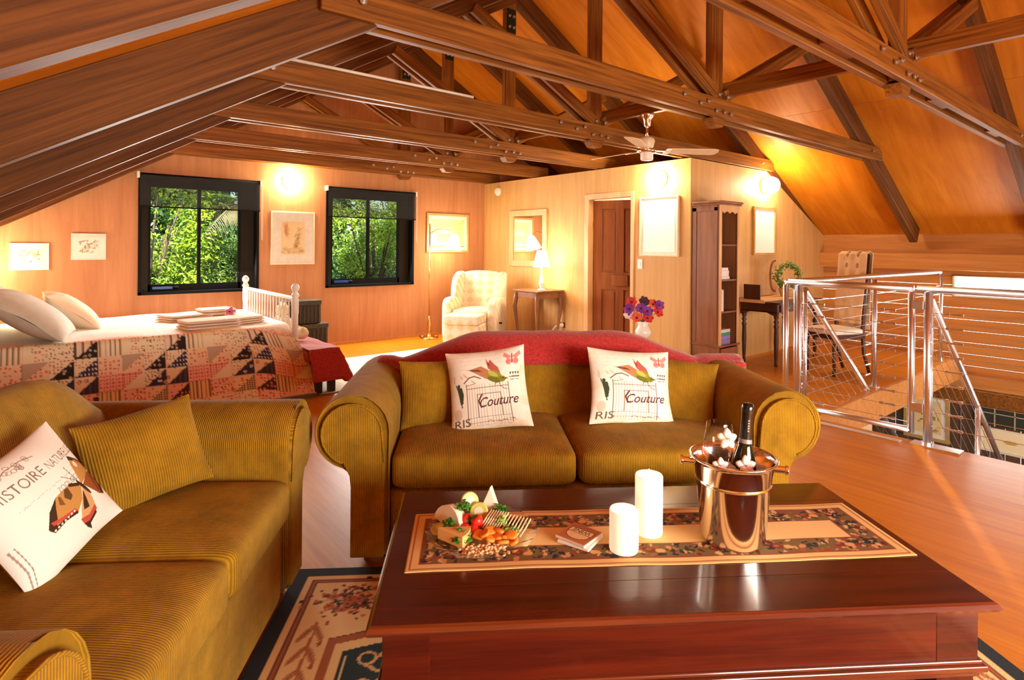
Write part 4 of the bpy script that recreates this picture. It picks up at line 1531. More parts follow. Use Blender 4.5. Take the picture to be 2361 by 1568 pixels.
for i in range(5):
    a0 = -PI / 2 - 0.22
    z0 = 0.285 + i * 0.0075
    q = [(0.0170 - 0.0002 * i, a0 + 0.0), (0.0170 - 0.0002 * i, a0 + 0.32)]
    cvb.add([(rr * math.cos(aa), rr * math.sin(aa), zz) for (rr, aa) in q for zz in (z0, z0 + 0.0045)], [(0, 2, 3, 1)])
cvb.build('neck_lettering', 'label_grey', bt)


def glass_(label, off, tilt, rot):
    t = thing('wine_glass', label, 'glass', mtx=Matrix.Translation(bc + off) @ Matrix.Rotation(rot, 4, 'Z') @ Matrix.Rotation(tilt, 4, 'X'), group='glasses in the ice bucket')
    MB().lathe([(0.004, 0.0), (0.005, 0.05), (0.012, 0.058), (0.032, 0.075), (0.040, 0.10), (0.0405, 0.13), (0.037, 0.165)], 32, cap=False).build('bowl', 'clear_glass', t, smooth=True)
    MB().cyl((0, 0, -0.05), (0, 0, 0.055), 0.004, n=10).build('stem', 'clear_glass', t, smooth=True)
    MB().lathe([(0.0, -0.052), (0.03, -0.054), (0.031, -0.052), (0.004, -0.046)], 28, cap=False).build('foot', 'clear_glass', t, smooth=True)


glass_('clear wine glass leaning at the knob side of the ice bucket', E1 * -0.062 + E2 * -0.006 + Vector((0, 0, 0.165)), 0.10, LTH + 0.7)
glass_('clear wine glass leaning against the champagne bottle', E1 * -0.020 + E2 * 0.040 + Vector((0, 0, 0.170)), -0.05, LTH + 0.2)

ice = MB()
r = random.Random(5)
for i in range(26):
    a_, q = r.uniform(0, 6.28), r.uniform(0.0, 0.062)
    mt = Matrix.Translation((q * math.cos(a_), q * math.sin(a_), r.uniform(0.15, 0.205))) @ Matrix.Rotation(r.uniform(0, 3), 4, Vector((r.random(), r.random(), r.random() + 0.1)).normalized())
    ice.obox(mt, -0.012, 0.012, -0.012, 0.012, -0.012, 0.012)
o = ice.build('ice', 'ice', bevel=0.003)
o.location = bc
tag(o, 'heap of clear ice cubes inside the steel bucket', 'ice', kind='stuff')


def blossom(label, loc, n, size, mat='petal_white', cmat='petal_pink', group='pale orchid blossoms'):
    t = thing('orchid_blossom', label, 'flower', mtx=Matrix.Translation(loc) @ Vector(n).to_track_quat('Z', 'Y').to_matrix().to_4x4(), group=group)
    for k in range(5):
        a_ = 2 * PI * k / 5 + 0.3
        rows = []
        for i in range(6):
            u = i / 5
            wdt = size * 0.40 * math.sin(PI * (0.12 + 0.80 * u))
            zz = size * (0.18 * math.sin(u * 2.6))
            rows.append([(size * u * math.cos(a_) - wdt * v * math.sin(a_), size * u * math.sin(a_) + wdt * v * math.cos(a_), zz - 0.10 * size * v * v + 0.004 * (k % 2)) for v in (-1, -0.4, 0.4, 1)])
        MB().grid(rows).build('petal', mat, t, smooth=True, solid=0.0012)
    MB().sphere((0, 0, size * 0.12), (size * 0.13, size * 0.13, size * 0.12), 10, 6).build('centre', cmat, t, smooth=True)
    return t


towards = Vector((-FW.x, -FW.y, 0.25))
blossom('pale orchid blossom high between the wine glass rims', bc + E1 * -0.040 + E2 * -0.045 + Vector((0, 0, 0.315)), towards, 0.030)
blossom('pale orchid blossom lying on the ice in front of the bottle', bc + E1 * 0.010 + E2 * -0.060 + Vector((0, 0, 0.240)), towards + Vector((0, 0, 0.2)), 0.030)
blossom('pale orchid blossom low among the ice cubes under a glass', bc + E1 * -0.062 + E2 * -0.052 + Vector((0, 0, 0.240)), towards, 0.024)


# coasters
def coaster(label, a, b, z, rot, face):
    t = thing('coaster', label, 'coaster', LG(a, b, z), LTH + rot, 'stacked square coasters')
    s = 0.0505
    MB().box(-s, s, -s, s, 0, 0.0085).build('board', 'coaster_side', t, bevel=0.002)
    if face:
        cv = Canvas(0.1, 0.1, 120, 120, (196, 122, 66))
        cv.rect(0.004, 0.096, 0.004, 0.096, (176, 100, 50))
        cv.ell(0.05, 0.055, 0.038, 0.030, (74, 44, 28)).ell(0.05, 0.055, 0.0355, 0.0275, (228, 190, 140))
        cv.rect(0.010, 0.090, 0.022, 0.050, (74, 44, 28)).rect(0.0125, 0.0875, 0.0245, 0.0475, (234, 200, 152))
        cv.text('WINE', 0.019, 0.027, 0.026, (58, 34, 24), width=0.062, bold=0.01)
        for i in range(4):
            cv.scribble(0.026, 0.056 + i * 0.006, 0.048, 0.0035, (110, 70, 44), 0.9, i)
        P = [[(cv.X[j, i] - 0.05, cv.Y[j, i] - 0.05, 0.0088) for i in range(cv.nx)] for j in range(cv.ny)]
        MB().grid(P).build('printed_face', 'paper_print', t, colors=cv.colors(), fix=False)


coaster('plain square coaster underneath the lettered one', 0.333, 1.690, RZT, math.radians(143), False)
coaster('square coaster with wine lettering on top of the stack', 0.330, 1.694, RZT + 0.0088, math.radians(136), True)

# ------------------------------------------------------------------ platter
pl = thing('glass_platter', 'round scalloped clear glass platter holding cheese and fruit', 'platter', LG(0.042, 1.712, RZT), LTH)
scal = lambda a_: 1 + 0.018 * math.cos(18 * a_)
MB().lathe([(0.0, 0.004), (0.09, 0.004), (0.115, 0.010), (0.145, 0.024), (0.163, 0.032)], 96, cap=False, wob=scal).build('dish', 'plate_glass', pl, smooth=True)
MB().lathe([(0.07, 0.0), (0.082, 0.0), (0.082, 0.005), (0.07, 0.005)], 48, cap=False).build('foot_ring', 'plate_glass', pl, smooth=True)
PZ = RZT + 0.0085


def on_plate(x, y, z=0.0):
    return LG(0.042 + x, 1.712 + y, PZ + z)


def wedge(label, x, y, z, ang, L, h, wd, mode, lean, mat, rind):
    """mode 0 lies flat, 1 stands on its cut face with the rind on top, 2 stands point up"""
    mt_ = Matrix.Translation(on_plate(x, y, z)) @ Matrix.Rotation(LTH + ang, 4, 'Z')
    if mode == 1:
        mt_ = mt_ @ Matrix.Rotation(lean, 4, 'Y') @ Matrix.Rotation(-PI / 2, 4, 'Y')
    if mode == 2:
        mt_ = mt_ @ Matrix.Rotation(lean, 4, 'Y') @ Matrix.Translation((0, 0, L)) @ Matrix.Rotation(PI / 2, 4, 'Y')
    t = thing('cheese_wedge', label, 'cheese', mtx=mt_, group='cheeses on the platter')
    n = 10
    pts = [(0, 0)] + [(L * math.cos(-wd / 2 + wd * i / n), L * math.sin(-wd / 2 + wd * i / n)) for i in range(n + 1)]
    MB().prism(pts, 0, h, 'z').build('cheese', mat, t, bevel=0.002)
    arc = [(L + 0.001, a_) for a_ in np.linspace(-wd / 2, wd / 2, n + 1)]
    rows = [[((q) * math.cos(a_), q * math.sin(a_), zz) for (q, a_) in arc] for zz in (0, h)]
    MB().grid(rows).build('rind', rind, t, smooth=True, solid=0.0015)


wedge('orange cheese wedge at the near edge of the platter', -0.128, -0.030, 0.012, -0.35, 0.095, 0.034, 0.72, 0, 0, 'cheese_orange', 'cheese_orange')
wedge('white cheese wedge standing point up at the back of the platter', 0.024, 0.085, 0.008, 1.25, 0.098, 0.026, 0.80, 2, 0.12, 'cheese_white', 'rind')
wedge('half round of white rind cheese standing at the platter side', -0.082, 0.060, 0.008, 0.75, 0.058, 0.034, 2.9, 1, 0.2, 'cheese_white', 'cheese_white')
r = random.Random(3)
for i in range(3):
    x, y, z, tl = ((-0.036, 0.085, 0.066, 1.2), (-0.006, 0.055, 0.046, 1.1), (-0.122, 0.028, 0.008, 0.15))[i]
    lab = ('kiwi slice standing between the cheeses', 'kiwi slice leaning over the strawberries', 'kiwi slice lying flat at the rim of the platter')[i]
    t = thing('kiwi_slice', lab, 'fruit', mtx=Matrix.Translation(on_plate(x, y, z)) @ Matrix.Rotation(LTH + (0.3, -0.3, 0)[i], 4, 'Z') @ Matrix.Rotation(tl, 4, 'X'), group='kiwi slices')
    MB().lathe([(0.0, 0), (0.026, 0), (0.029, 0.004), (0.026, 0.008), (0.0, 0.008)], 24, cap=False).build('flesh', 'kiwi_flesh', t, smooth=False)
    MB().lathe([(0.0, 0.0085), (0.015, 0.0088), (0.0, 0.0092)], 18, cap=False).build('core', 'kiwi_core', t)
sp = [(-0.022, -0.010, 0.022, 'halved strawberry in the middle of the platter'), (-0.046, 0.000, 0.018, 'strawberry half beside the parsley'), (-0.012, 0.004, 0.042, 'strawberry on top of the fruit heap'),
      (-0.046, 0.030, 0.036, 'strawberry beneath the kiwi slices'), (0.068, 0.042, 0.018, 'sliced strawberry fanned at the back'), (0.086, 0.040, 0.018, 'sliced strawberry next to the crackers'), (0.100, 0.036, 0.016, 'last sliced strawberry at the far rim')]
for (x, y, z, lab) in sp:
    t = thing('strawberry', lab, 'fruit', mtx=Matrix.Translation(on_plate(x, y, z)) @ Matrix.Rotation(r.uniform(0, 6), 4, 'Z') @ Matrix.Rotation(r.uniform(0.5, 1.6), 4, 'X'), group='strawberries')
    MB().lathe([(0.001, -0.022), (0.009, -0.017), (0.016, -0.005), (0.019, 0.006), (0.015, 0.014), (0.001, 0.016)], 16).build('berry', 'strawberry', t, smooth=True)
    if z > 0.016:
        MB().lathe([(0.001, 0.021), (0.013, 0.0165), (0.001, 0.015)], 5).build('calyx', 'parsley', t)
for i in range(15):
    u = i / 14
    if i < 8:
        x, y, z = 0.014 + 0.050 * (i / 7), 0.034 - 0.003 * i, 0.036
    else:
        x, y, z = 0.072 + 0.056 * ((i - 8) / 6), 0.012 - 0.005 * (i - 8), 0.030
    o = MB().box(-0.0022, 0.0022, -0.028, 0.028, -0.020, 0.020).build('cracker', 'cracker', bevel=0.0012, mtx=Matrix.Translation(on_plate(x, y, z)) @ Matrix.Rotation(LTH - 0.35, 4, 'Z') @ Matrix.Rotation(0.55, 4, 'Y'))
    tag(o, 'thin pale cracker standing in the slanting row on the platter', 'cracker', 'row of crackers')
for i in range(13):
    x, y = -0.008 + 0.095 * (i / 12) + r.gauss(0, 0.004), -0.036 - 0.022 * (i / 12) + r.gauss(0, 0.010)
    o = MB().superbox((0, 0, 0), (0.018, 0.015, 0.006), 0.6, 0.7, 16, 8).build('dried_apricot', 'apricot', smooth=True,
        mtx=Matrix.Translation(on_plate(x, y, 0.018 + 0.008 * (i % 3))) @ Matrix.Rotation(r.uniform(0, 3), 4, 'Z') @ Matrix.Rotation(r.uniform(-0.5, 0.5), 4, 'X'))
    tag(o, 'orange dried apricot in the heap beside the nuts', 'fruit', 'dried apricots')
nu = MB()
for i in range(150):
    u = r.random()
    x, y = -0.05 + 0.11 * u + r.gauss(0, 0.012), -0.093 - 0.004 * u + r.gauss(0, 0.013)
    if x * x + y * y > 0.0185:
        continue
    nu.sphere((x, y, 0.006 + r.random() * 0.010), (0.0055, 0.004, 0.0035), 7, 5)
o = nu.build('chopped_nuts', 'nut', smooth=True)
o.location = LG(0.042, 1.712, PZ)
o.rotation_euler = (0, 0, LTH)
tag(o, 'scatter of pale chopped nuts along the near edge of the platter', 'nuts', kind='stuff')


def sprig(label, x, y, z, size, mat, n=60, seed=0, group='parsley sprigs'):
    r = random.Random(seed)
    mb = MB()
    for i in range(n):
        d = Vector((r.gauss(0, 1), r.gauss(0, 1), abs(r.gauss(0, 0.8)))).normalized() * size * r.uniform(0.35, 1)
        s = size * r.uniform(0.16, 0.30)
        mt = Matrix.Translation(d) @ Vector((r.gauss(0, 1), r.gauss(0, 1), 1.0)).normalized().to_track_quat('Z', 'Y').to_matrix().to_4x4()
        mb.add([mt @ Vector(p) for p in ((-s, 0, 0), (-s * 0.4, -s * 0.7, s * 0.2), (s * 0.5, -s * 0.6, 0), (s, 0, s * 0.25), (s * 0.4, s * 0.7, 0), (-s * 0.5, s * 0.6, s * 0.2))], [(0, 1, 2, 3, 4, 5)])
    t = thing('parsley_sprig', label, 'herb', on_plate(x, y, z), 0, group)
    mb.build('leaves', mat, t)
    MB().tube([(0, 0, -size * 0.1), (size * 0.1, 0, size * 0.5)], 0.0012, 5).build('stalk', 'stem_green', t)


sprig('curly dark parsley beside the orange cheese wedge', -0.058, -0.060, 0.022, 0.030, 'parsley', 110, 1)
sprig('curly parsley tuck under the upright kiwi slice', -0.056, 0.050, 0.060, 0.026, 'parsley', 60, 2)
sprig('light green herb leaf draped over the crackers', 0.060, -0.004, 0.040, 0.023, 'light_green', 40, 3)
sprig('light green herb leaf hanging at the end of the cracker row', 0.088, -0.030, 0.028, 0.024, 'light_green', 40, 4)
sprig('loose green herb at the back between cheese and strawberries', 0.058, 0.074, 0.036, 0.028, 'parsley', 50, 5)
sprig('small green herb below the white rind cheese', -0.098, 0.010, 0.028, 0.024, 'parsley', 50, 6)
sprig('green herb tip by the sliced strawberries at the rim', 0.118, 0.018, 0.020, 0.020, 'parsley', 40, 7)

# ================================================================== RUGS
ra0, ra1, rb0, rb1 = -0.685, 1.74, 0.30, 2.412
rw, rh = ra1 - ra0, rb1 - rb0
cv = Canvas(rw, rh, 407, 354, (58, 62, 66))
NAVY, CRM, RUST, TAN = (44, 50, 56), (226, 190, 134), (160, 92, 56), (184, 130, 84)


def inset(d, col):
    cv.rect(d, rw - d, d, rh - d, col)


inset(0, NAVY)
inset(0.058, CRM)
inset(0.080, (96, 56, 40))
inset(0.084, RUST)
inset(0.100, (96, 56, 40))
inset(0.104, CRM)


def medallion(d, e, col):
    # stepped oval field, corners cut
    x0, x1, y0, y1 = d, rw - d, d, rh - d
    cv.poly([(x0, y0 + e), (x0 + 0.32, y0 + e * 0.55), (x0 + 0.55, y0), (x1 - 0.55, y0), (x1 - 0.32, y0 + e * 0.55), (x1, y0 + e), (x1, y1 - e), (x1 - 0.32, y1 - e * 0.55), (x1 - 0.55, y1), (x0 + 0.55, y1), (x0 + 0.32, y1 - e * 0.55), (x0, y1 - e)], col)


medallion(0.222, 0.21, (90, 52, 38))
medallion(0.226, 0.21, RUST)
medallion(0.252, 0.21, CRM)
medallion(0.285, 0.21, (44, 54, 56))
r = random.Random(21)
# dashes just inside the field
for i in range(60):
    a_ = i / 60.0
    cv.ell(0.300 + 0.0 * a_, 0.55 + 1.05 * a_, 0.004, 0.011, (224, 196, 150), 0.9)
# corner bouquets and leaf garlands on the cream border
for (bx, by) in ((0.25, rh - 0.215), (rw - 0.25, rh - 0.215), (0.25, 0.215), (rw - 0.25, 0.215)):
    for i in range(260):
        x, y = bx + r.gauss(0, 0.055), by + r.gauss(0, 0.040)
        c = r.choice([(146, 74, 48), (176, 104, 66), (118, 56, 40), (58, 58, 46), (46, 44, 40), (206, 160, 112), (88, 92, 62), (190, 126, 84)])
        cv.ell(x, y, r.uniform(0.005, 0.014), r.uniform(0.004, 0.010), c, 1, r.uniform(0, 3))
    for k in range(8):
        fx, fy = bx + r.gauss(0, 0.055), by + r.gauss(0, 0.040)
        for q in range(6):
            cv.ell(fx + 0.012 * math.cos(q * 1.05), fy + 0.010 * math.sin(q * 1.05), 0.009, 0.007, (180, 100, 62))
        cv.ell(fx, fy, 0.006, 0.005, (90, 44, 34))
for xm in (0.162, rw - 0.162):
    y = 0.45
    while y < rh - 0.40:
        for s in (-1, 1):
            cv.ell(xm + s * 0.022, y, 0.012, 0.050, TAN, 1, s * 0.45).ell(xm + s * 0.022, y, 0.003, 0.046, (150, 92, 58), 1, s * 0.45)
        cv.line([(xm, y - 0.06), (xm + 0.006, y), (xm, y + 0.06)], 0.010, (172, 104, 66))
        cv.ell(xm + 0.036, y + 0.052, 0.007, 0.014, (158, 84, 54))
        y += 0.105
# scrolls in the dark field
for i in range(46):
    x, y, q = r.uniform(0.55, rw - 0.55), r.uniform(0.5, rh - 0.5), r.uniform(0.02, 0.05)
    cv.ring(x, y, q, q + 0.010, (206, 160, 104)).ell(x + q, y + q * 0.6, 0.018, 0.008, (216, 176, 120), 1, r.uniform(0, 3))
for s in (0, 1):
    for i in range(9):
        x = 0.37 if s == 0 else rw - 0.42
        y = 0.62 + i * 0.12
        cv.ring(x, y, 0.022, 0.031, (206, 160, 104)).line([(x, y - 0.03), (x + 0.04, y - 0.06), (x + 0.09, y - 0.05)], 0.012, (206, 160, 104)).ell(x + 0.05, y + 0.02, 0.022, 0.009, (196, 146, 92), 1, 0.7)
P = [[(cv.X[j, i], cv.Y[j, i], 0.009) for i in range(cv.nx)] for j in range(cv.ny)]
o = MB().grid(P).build('floral_rug', 'rug_wool', colors=cv.colors(), fix=False)
o.location = LG(ra0, rb0)
o.rotation_euler = (0, 0, LTH)
md = o.modifiers.new('solid', 'SOLIDIFY')
md.thickness = 0.008
md.offset = -1
tag(o, 'cream and dark blue floral rug under the coffee table', 'rug')
o = MB().superbox((3.05, 5.72, 0.007), (1.10, 0.72, 0.0065), 0.3, 0.05, 64, 8).build('pale_rug', 'cream_rug', smooth=True)
tag(o, 'plain cream rug on the floor behind the sofa, reaching under the bench', 'rug')


# ================================================================== BED CORNER
def spindle(h, r_):
    return [(r_, 0), (r_, h)]


bed = thing('bed', 'double bed with white spindle footboard under a patchwork quilt', 'bed', (0.7, 5.97, 0))
MB().superbox((0.0, 0, 0.44), (1.05, 0.76, 0.13), 0.25, 0.12, 48, 16).build('mattress', 'white_cloth', bed, smooth=True)
MB().box(-1.05, 1.06, -0.72, 0.72, 0.20, 0.31).build('base', 'white_paint', bed, bevel=0.01)
fx = 1.09
fb = MB()
for y in (-0.775, 0.795):
    p = MB().lathe([(0.030, 0), (0.030, 0.10), (0.024, 0.12), (0.026, 0.70), (0.030, 0.72), (0.030, 0.84), (0.024, 0.855), (0.036, 0.875), (0.024, 0.895), (0.018, 0.905), (0.034, 0.93), (0.036, 0.95), (0.022, 0.975), (0.004, 0.985)], 20)
    p.build('footboard_post', 'white_paint', bed, smooth=True, mtx=T(fx, y, 0))
MB().box(fx - 0.022, fx + 0.022, -0.76, 0.78, 0.835, 0.862).build('footboard_rail', 'white_paint', bed, bevel=0.006)
MB().box(fx - 0.02, fx + 0.02, -0.76, 0.78, 0.36, 0.40).build('footboard_rail', 'white_paint', bed, bevel=0.006)
sp_ = None
for i in range(17):
    y = -0.70 + i * (1.42 / 16)
    if sp_ is None:
        sp_ = MB().lathe([(0.007, 0.40), (0.009, 0.55), (0.010, 0.62), (0.007, 0.70), (0.008, 0.836)], 10).build('spindle', 'white_paint', bed, smooth=True, mtx=T(fx, y, 0))
    else:
        share(sp_, 'spindle', bed, T(fx, y, 0))
for y in (-0.775, 0.795):
    MB().lathe([(0.030, 0), (0.030, 1.0), (0.02, 1.02), (0.034, 1.06), (0.004, 1.1)], 16).build('headboard_post', 'white_paint', bed, smooth=True, mtx=T(-1.1, y, 0))
MB().box(-1.12, -1.08, -0.76, 0.78, 0.35, 0.98).build('headboard', 'white_paint', bed, bevel=0.01)


# patchwork quilt: colours laid out patch by patch
def quilt_colors(X, Sx, topmask):
    """X along the bed (m), Sx down the side from the top edge (m)"""
    bw, cw, rh = 0.56, 0.14, 0.128
    sh = X.shape
    out = np.zeros(sh + (3,))
    xb = np.mod(X + 0.20, bw)
    ci = np.clip((xb / cw).astype(int), 0, 3)
    u = np.mod(xb, cw) / cw
    Sm = Sx + 0.05
    ri = np.mod(np.floor(Sm / rh).astype(int), 5)
    v = 1 - np.mod(Sm, rh) / rh              # up within the cell
    rs = np.random.RandomState(3)
    n1 = rs.rand(*sh)
    A = lambda c: np.array(lin(tuple(q / 255 for q in c)))
    peach, cream, taupe, pink = A((238, 202, 166)), A((242, 216, 182)), A((184, 160, 138)), A((236, 178, 154))
    navy, black, red, dk = A((60, 54, 76)), A((48, 40, 38)), A((208, 86, 70)), A((74, 52, 48))
    xs, ys = X * 1.0, Sm * 1.0

    def dots(base, dot, p, q=0.30):
        m_ = ((np.mod(xs, p) / p - 0.5) ** 2 + (np.mod(ys, p) / p - 0.5) ** 2) < q * q
        return np.where(m_[..., None], dot, base)

    def stripes(a_, b_, c_, p):
        q = np.mod(xs, p) / p
        return np.where((q < 0.25)[..., None], a_, np.where((q < 0.45)[..., None], b_, np.where((q < 0.6)[..., None], c_, a_)))

    def floral(base, f1, f2, dens=0.16, sc=0.020, seed=0):
        # small blossoms scattered on a jittered lattice
        gx, gy = np.floor(xs / sc), np.floor(ys / sc)
        h1 = np.mod(np.sin(gx * 12.9898 + gy * 78.233 + seed) * 43758.5453, 1.0)
        h2 = np.mod(np.sin(gx * 39.346 + gy * 11.135 + seed) * 24634.6345, 1.0)
        dx, dy = np.mod(xs, sc) / sc - 0.3 - 0.4 * h1, np.mod(ys, sc) / sc - 0.3 - 0.4 * h2
        d = np.hypot(dx, dy)
        m1 = (d < 0.30) & (h1 < 0.62)
        m2 = (d < 0.12) & (h1 < 0.62)
        o_ = np.where(m1[..., None], f1, base)
        return np.where(m2[..., None], f2, o_)

    def gingham(a_, b_, p):
        q = (np.mod(xs, p) < p / 2).astype(int) + (np.mod(ys, p) < p / 2).astype(int)
        return np.where((q == 2)[..., None], a_, np.where((q == 1)[..., None], a_ * 0.55 + b_ * 0.45, b_))

    fl1 = floral(cream, A((206, 130, 108)), A((120, 70, 60)), seed=1)
    fl2 = floral(peach, A((214, 120, 96)), A((170, 70, 60)), sc=0.026, seed=2)
    fl3 = floral(pink, A((190, 96, 84)), A((110, 60, 56)), sc=0.024, seed=5)
    leop = floral(cream, A((120, 88, 70)), A((206, 170, 140)), sc=0.011, seed=7)
    bfl = floral(black, A((190, 168, 140)), A((96, 84, 74)), sc=0.030, seed=9)
    nfl = floral(navy, A((206, 190, 176)), A((90, 70, 84)), sc=0.042, seed=4)
    dfl = floral(dk, A((206, 110, 90)), A((230, 200, 170)), sc=0.026, seed=8)
    ndot = dots(navy, A((216, 206, 196)), 0.011)
    pdot = dots(pink, A((206, 92, 84)), 0.012)
    st1 = stripes(cream, A((120, 104, 90)), A((200, 170, 130)), 0.030)
    st2 = stripes(A((226, 190, 130)), A((96, 80, 70)), A((180, 120, 70)), 0.026)
    st3 = stripes(A((228, 204, 180)), A((150, 140, 130)), A((80, 76, 74)), 0.05)
    ging = gingham(red, A((246, 220, 196)), 0.018)
    bging = gingham(black, A((226, 196, 150)), 0.016)
    nst = stripes(A((64, 50, 58)), A((74, 62, 72)), A((86, 74, 86)), 0.006)
    tri = (u + (1 - v)) > 1.0               # lower right half
    uly = u < v                             # upper left half on the other diagonal
    P = {}
    P[(0, 0)] = st1
    P[(0, 1)] = fl2
    P[(0, 2)] = pdot
    P[(0, 3)] = st2
    P[(0, 4)] = fl3
    P[(1, 0)] = np.where((u < 0.35)[..., None], cream, fl1)
    P[(1, 1)] = np.where(tri[..., None], fl2, taupe)
    P[(1, 2)] = np.where(tri[..., None], cream, ging)
    P[(1, 3)] = fl3
    P[(1, 4)] = fl2
    P[(2, 0)] = leop
    P[(2, 1)] = np.where(tri[..., None], bfl, fl1)
    P[(2, 2)] = np.where(tri[..., None], nfl, leop)
    P[(2, 3)] = np.where(tri[..., None], bging, fl2)
    P[(2, 4)] = fl1
    P[(3, 0)] = np.where(tri[..., None], bfl, st3)
    P[(3, 1)] = np.where(tri[..., None], ndot, fl1)
    P[(3, 2)] = np.where(tri[..., None], nst, floral(peach, A((150, 110, 90)), peach, sc=0.045, seed=3))
    P[(3, 3)] = np.where(tri[..., None], dfl, fl3)
    P[(3, 4)] = fl3
    for (a_, b_), val in P.items():
        mk = (ci == a_) & (ri == b_)
        out[mk] = val[mk]
    # round rosette in one cell
    rr = np.hypot(u - 0.62, v - 0.45)
    mk = (ci == 1) & (ri == 3) & (rr < 0.28)
    out[mk] = np.where((np.mod(rr * 12, 1.6) < 0.8)[..., None], red, cream)[mk]
    # seams
    seam = (np.minimum(u, 1 - u) * cw < 0.002) | (np.minimum(v, 1 - v) * rh < 0.002)
    out[seam] *= 0.82
    # quilt top blended towards white: window glare painted over the patches
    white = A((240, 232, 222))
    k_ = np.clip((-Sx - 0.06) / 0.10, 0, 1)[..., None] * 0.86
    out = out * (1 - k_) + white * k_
    return out


NXq, NSq = 300, 270
xs = np.linspace(-0.40, 1.765, NXq)
ss = np.linspace(-1.62, 0.60, NSq)
Xg, Sg = np.meshgrid(xs, ss, indexing='ij')
P = []
for x in xs:
    r_ = 0.055 + 0.17 * smooth01((x - 1.30) / 0.45)
    row = []
    for s in ss:
        arc = r_ * PI / 2
        s0 = -arc * 0.75
        if s < s0:
            y, z = 5.15 + r_ + (s0 - s) * 1.0, 0.605 + 0.006 * math.sin(9 * x) * math.sin(7 * s)
        elif s < s0 + arc:
            an = (s - s0) / r_
            y, z = 5.15 + r_ - r_ * math.sin(an), 0.605 - r_ + r_ * math.cos(an)
        else:
            q = s - s0 - arc
            y, z = 5.15 - q * 0.40 - 0.012 * math.sin(7 * x + 1) * min(1, q * 4), 0.605 - r_ - q * 0.93
        z = max(z, 0.035)
        fx_ = 0.13 * smooth01((x - 0.9) / 0.87) * smooth01((s + 0.16) / 0.42)
        row.append((x + fx_, min(y, 6.80), z))
    P.append(row)
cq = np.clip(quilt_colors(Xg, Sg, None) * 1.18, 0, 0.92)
hem = Sg > 0.565
cq[hem] = np.array(rgb(120, 122, 128))
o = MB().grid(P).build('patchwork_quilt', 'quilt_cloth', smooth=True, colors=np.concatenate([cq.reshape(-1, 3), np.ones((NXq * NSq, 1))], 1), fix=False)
md = o.modifiers.new('solid', 'SOLIDIFY')
md.thickness = 0.012
md.offset = 1.0
tag(o, 'patchwork quilt of pink, cream and navy prints hanging over the bed', 'quilt')


def bed_pillow(name, label, c, az, lean, roll, wd, ht, th, mat, cv=None, seed=0, base=(232, 214, 190)):
    mb, cols = pillow_mesh(wd, ht, th, cv.nx if cv else 48, cv.ny if cv else 48, cv, base, pinch=0.05, seed=seed)
    o = mb.build(name, mat, None, smooth=True, colors=cols, fix=False)
    o.matrix_basis = lean_matrix(Vector(c), az, math.radians(lean), math.radians(roll))
    tag(o, label, 'pillow', 'pillows on the bed')


bed_pillow('pillow', 'plump grey beige pillow leaning at the near side of the bed', (-0.02, 5.50, 0.80), -8, 54, 0, 0.66, 0.58, 0.22, 'grey_pillow', seed=1)
cv = Canvas(1, 0.75, 80, 60, (240, 214, 182))
r = random.Random(9)
for (x, y) in ((0.30, 0.55), (0.36, 0.62), (0.42, 0.52), (0.46, 0.58), (0.50, 0.50), (0.52, 0.60), (0.25, 0.62), (0.85, 0.40), (0.90, 0.36)):
    cv.ring(x, y, 0.010, 0.022, r.choice([(120, 120, 110), (200, 130, 100), (130, 110, 100)]), 0.8)
bed_pillow('pillow', 'cream pillow with tiny flowers beside the grey one', (0.25, 6.17, 0.745), 2, 50, 0, 0.60, 0.50, 0.20, 'print_cloth', cv, seed=2)
bed_pillow('pillow', 'pale pillow standing at the head of the bed behind the others', (-0.20, 6.10, 0.86), 2, 38, 0, 0.62, 0.46, 0.16, 'grey_pillow', seed=3)


def towel(label, c, rz, h):
    o = MB()
    n = 3
    for i in range(n):
        o.superbox((0.004 * (i % 2), 0, h[2] * (2 * i + 1) / n), (h[0] - 0.004 * i, h[1], h[2] / n * 1.02), 0.45, 0.16, 40, 10)
    ob = o.build('folded_towel', 'towel', smooth=True)
    ob.location = c
    ob.rotation_euler = (0, 0, rz)
    tag(ob, label, 'towel', 'towels laid out on the bed')


towel('folded peach towel on the bed, nearest the pillows', (1.08, 6.10, 0.618), 0.35, (0.20, 0.15, 0.030))
towel('rolled peach towel across the folded ones on the bed', (1.36, 6.16, 0.618), 0.1, (0.16, 0.13, 0.045))
towel('folded peach towel at the quilt edge with the orchid beyond it', (1.15, 5.46, 0.618), 0.12, (0.22, 0.14, 0.036))
towel('folded cream towel beside the footboard', (1.44, 5.62, 0.618), 0.35, (0.17, 0.14, 0.030))
blossom('pink orchid blossom lying on the bed towels', Vector((1.40, 5.80, 0.70)), (-0.5, -0.6, 0.6), 0.055, 'petal_pink', 'petal_dark', 'orchid on the bed')

# bedside table and lamp, just inside the edge of the view
t = thing('bedside_table', 'small dark bedside table in the corner beyond the pillows', 'table', (-0.56, 7.06, 0))
MB().box(-0.22, 0.2, -0.2, 0.2, 0.56, 0.59).build('top', 'dark_wood', t, bevel=0.005)
for sx in (-1, 1):
    for sy in (-1, 1):
        MB().box(sx * 0.17 - 0.02, sx * 0.17 + 0.02, sy * 0.16 - 0.02, sy * 0.16 + 0.02, 0, 0.56).build('leg', 'dark_wood', t)
t = thing('bedside_lamp', 'lit white shaded lamp on the bedside table', 'lamp', (-0.42, 7.05, 0.59))
MB().lathe([(0.07, 0), (0.07, 0.015), (0.02, 0.03), (0.035, 0.12), (0.014, 0.24), (0.010, 0.38)], 20).build('base', 'porcelain', t, smooth=True)
MB().lathe([(0.175, 0.40), (0.115, 0.63)], 32, cap=False).build('shade', 'shade_lit', t, smooth=True, solid=0.002)

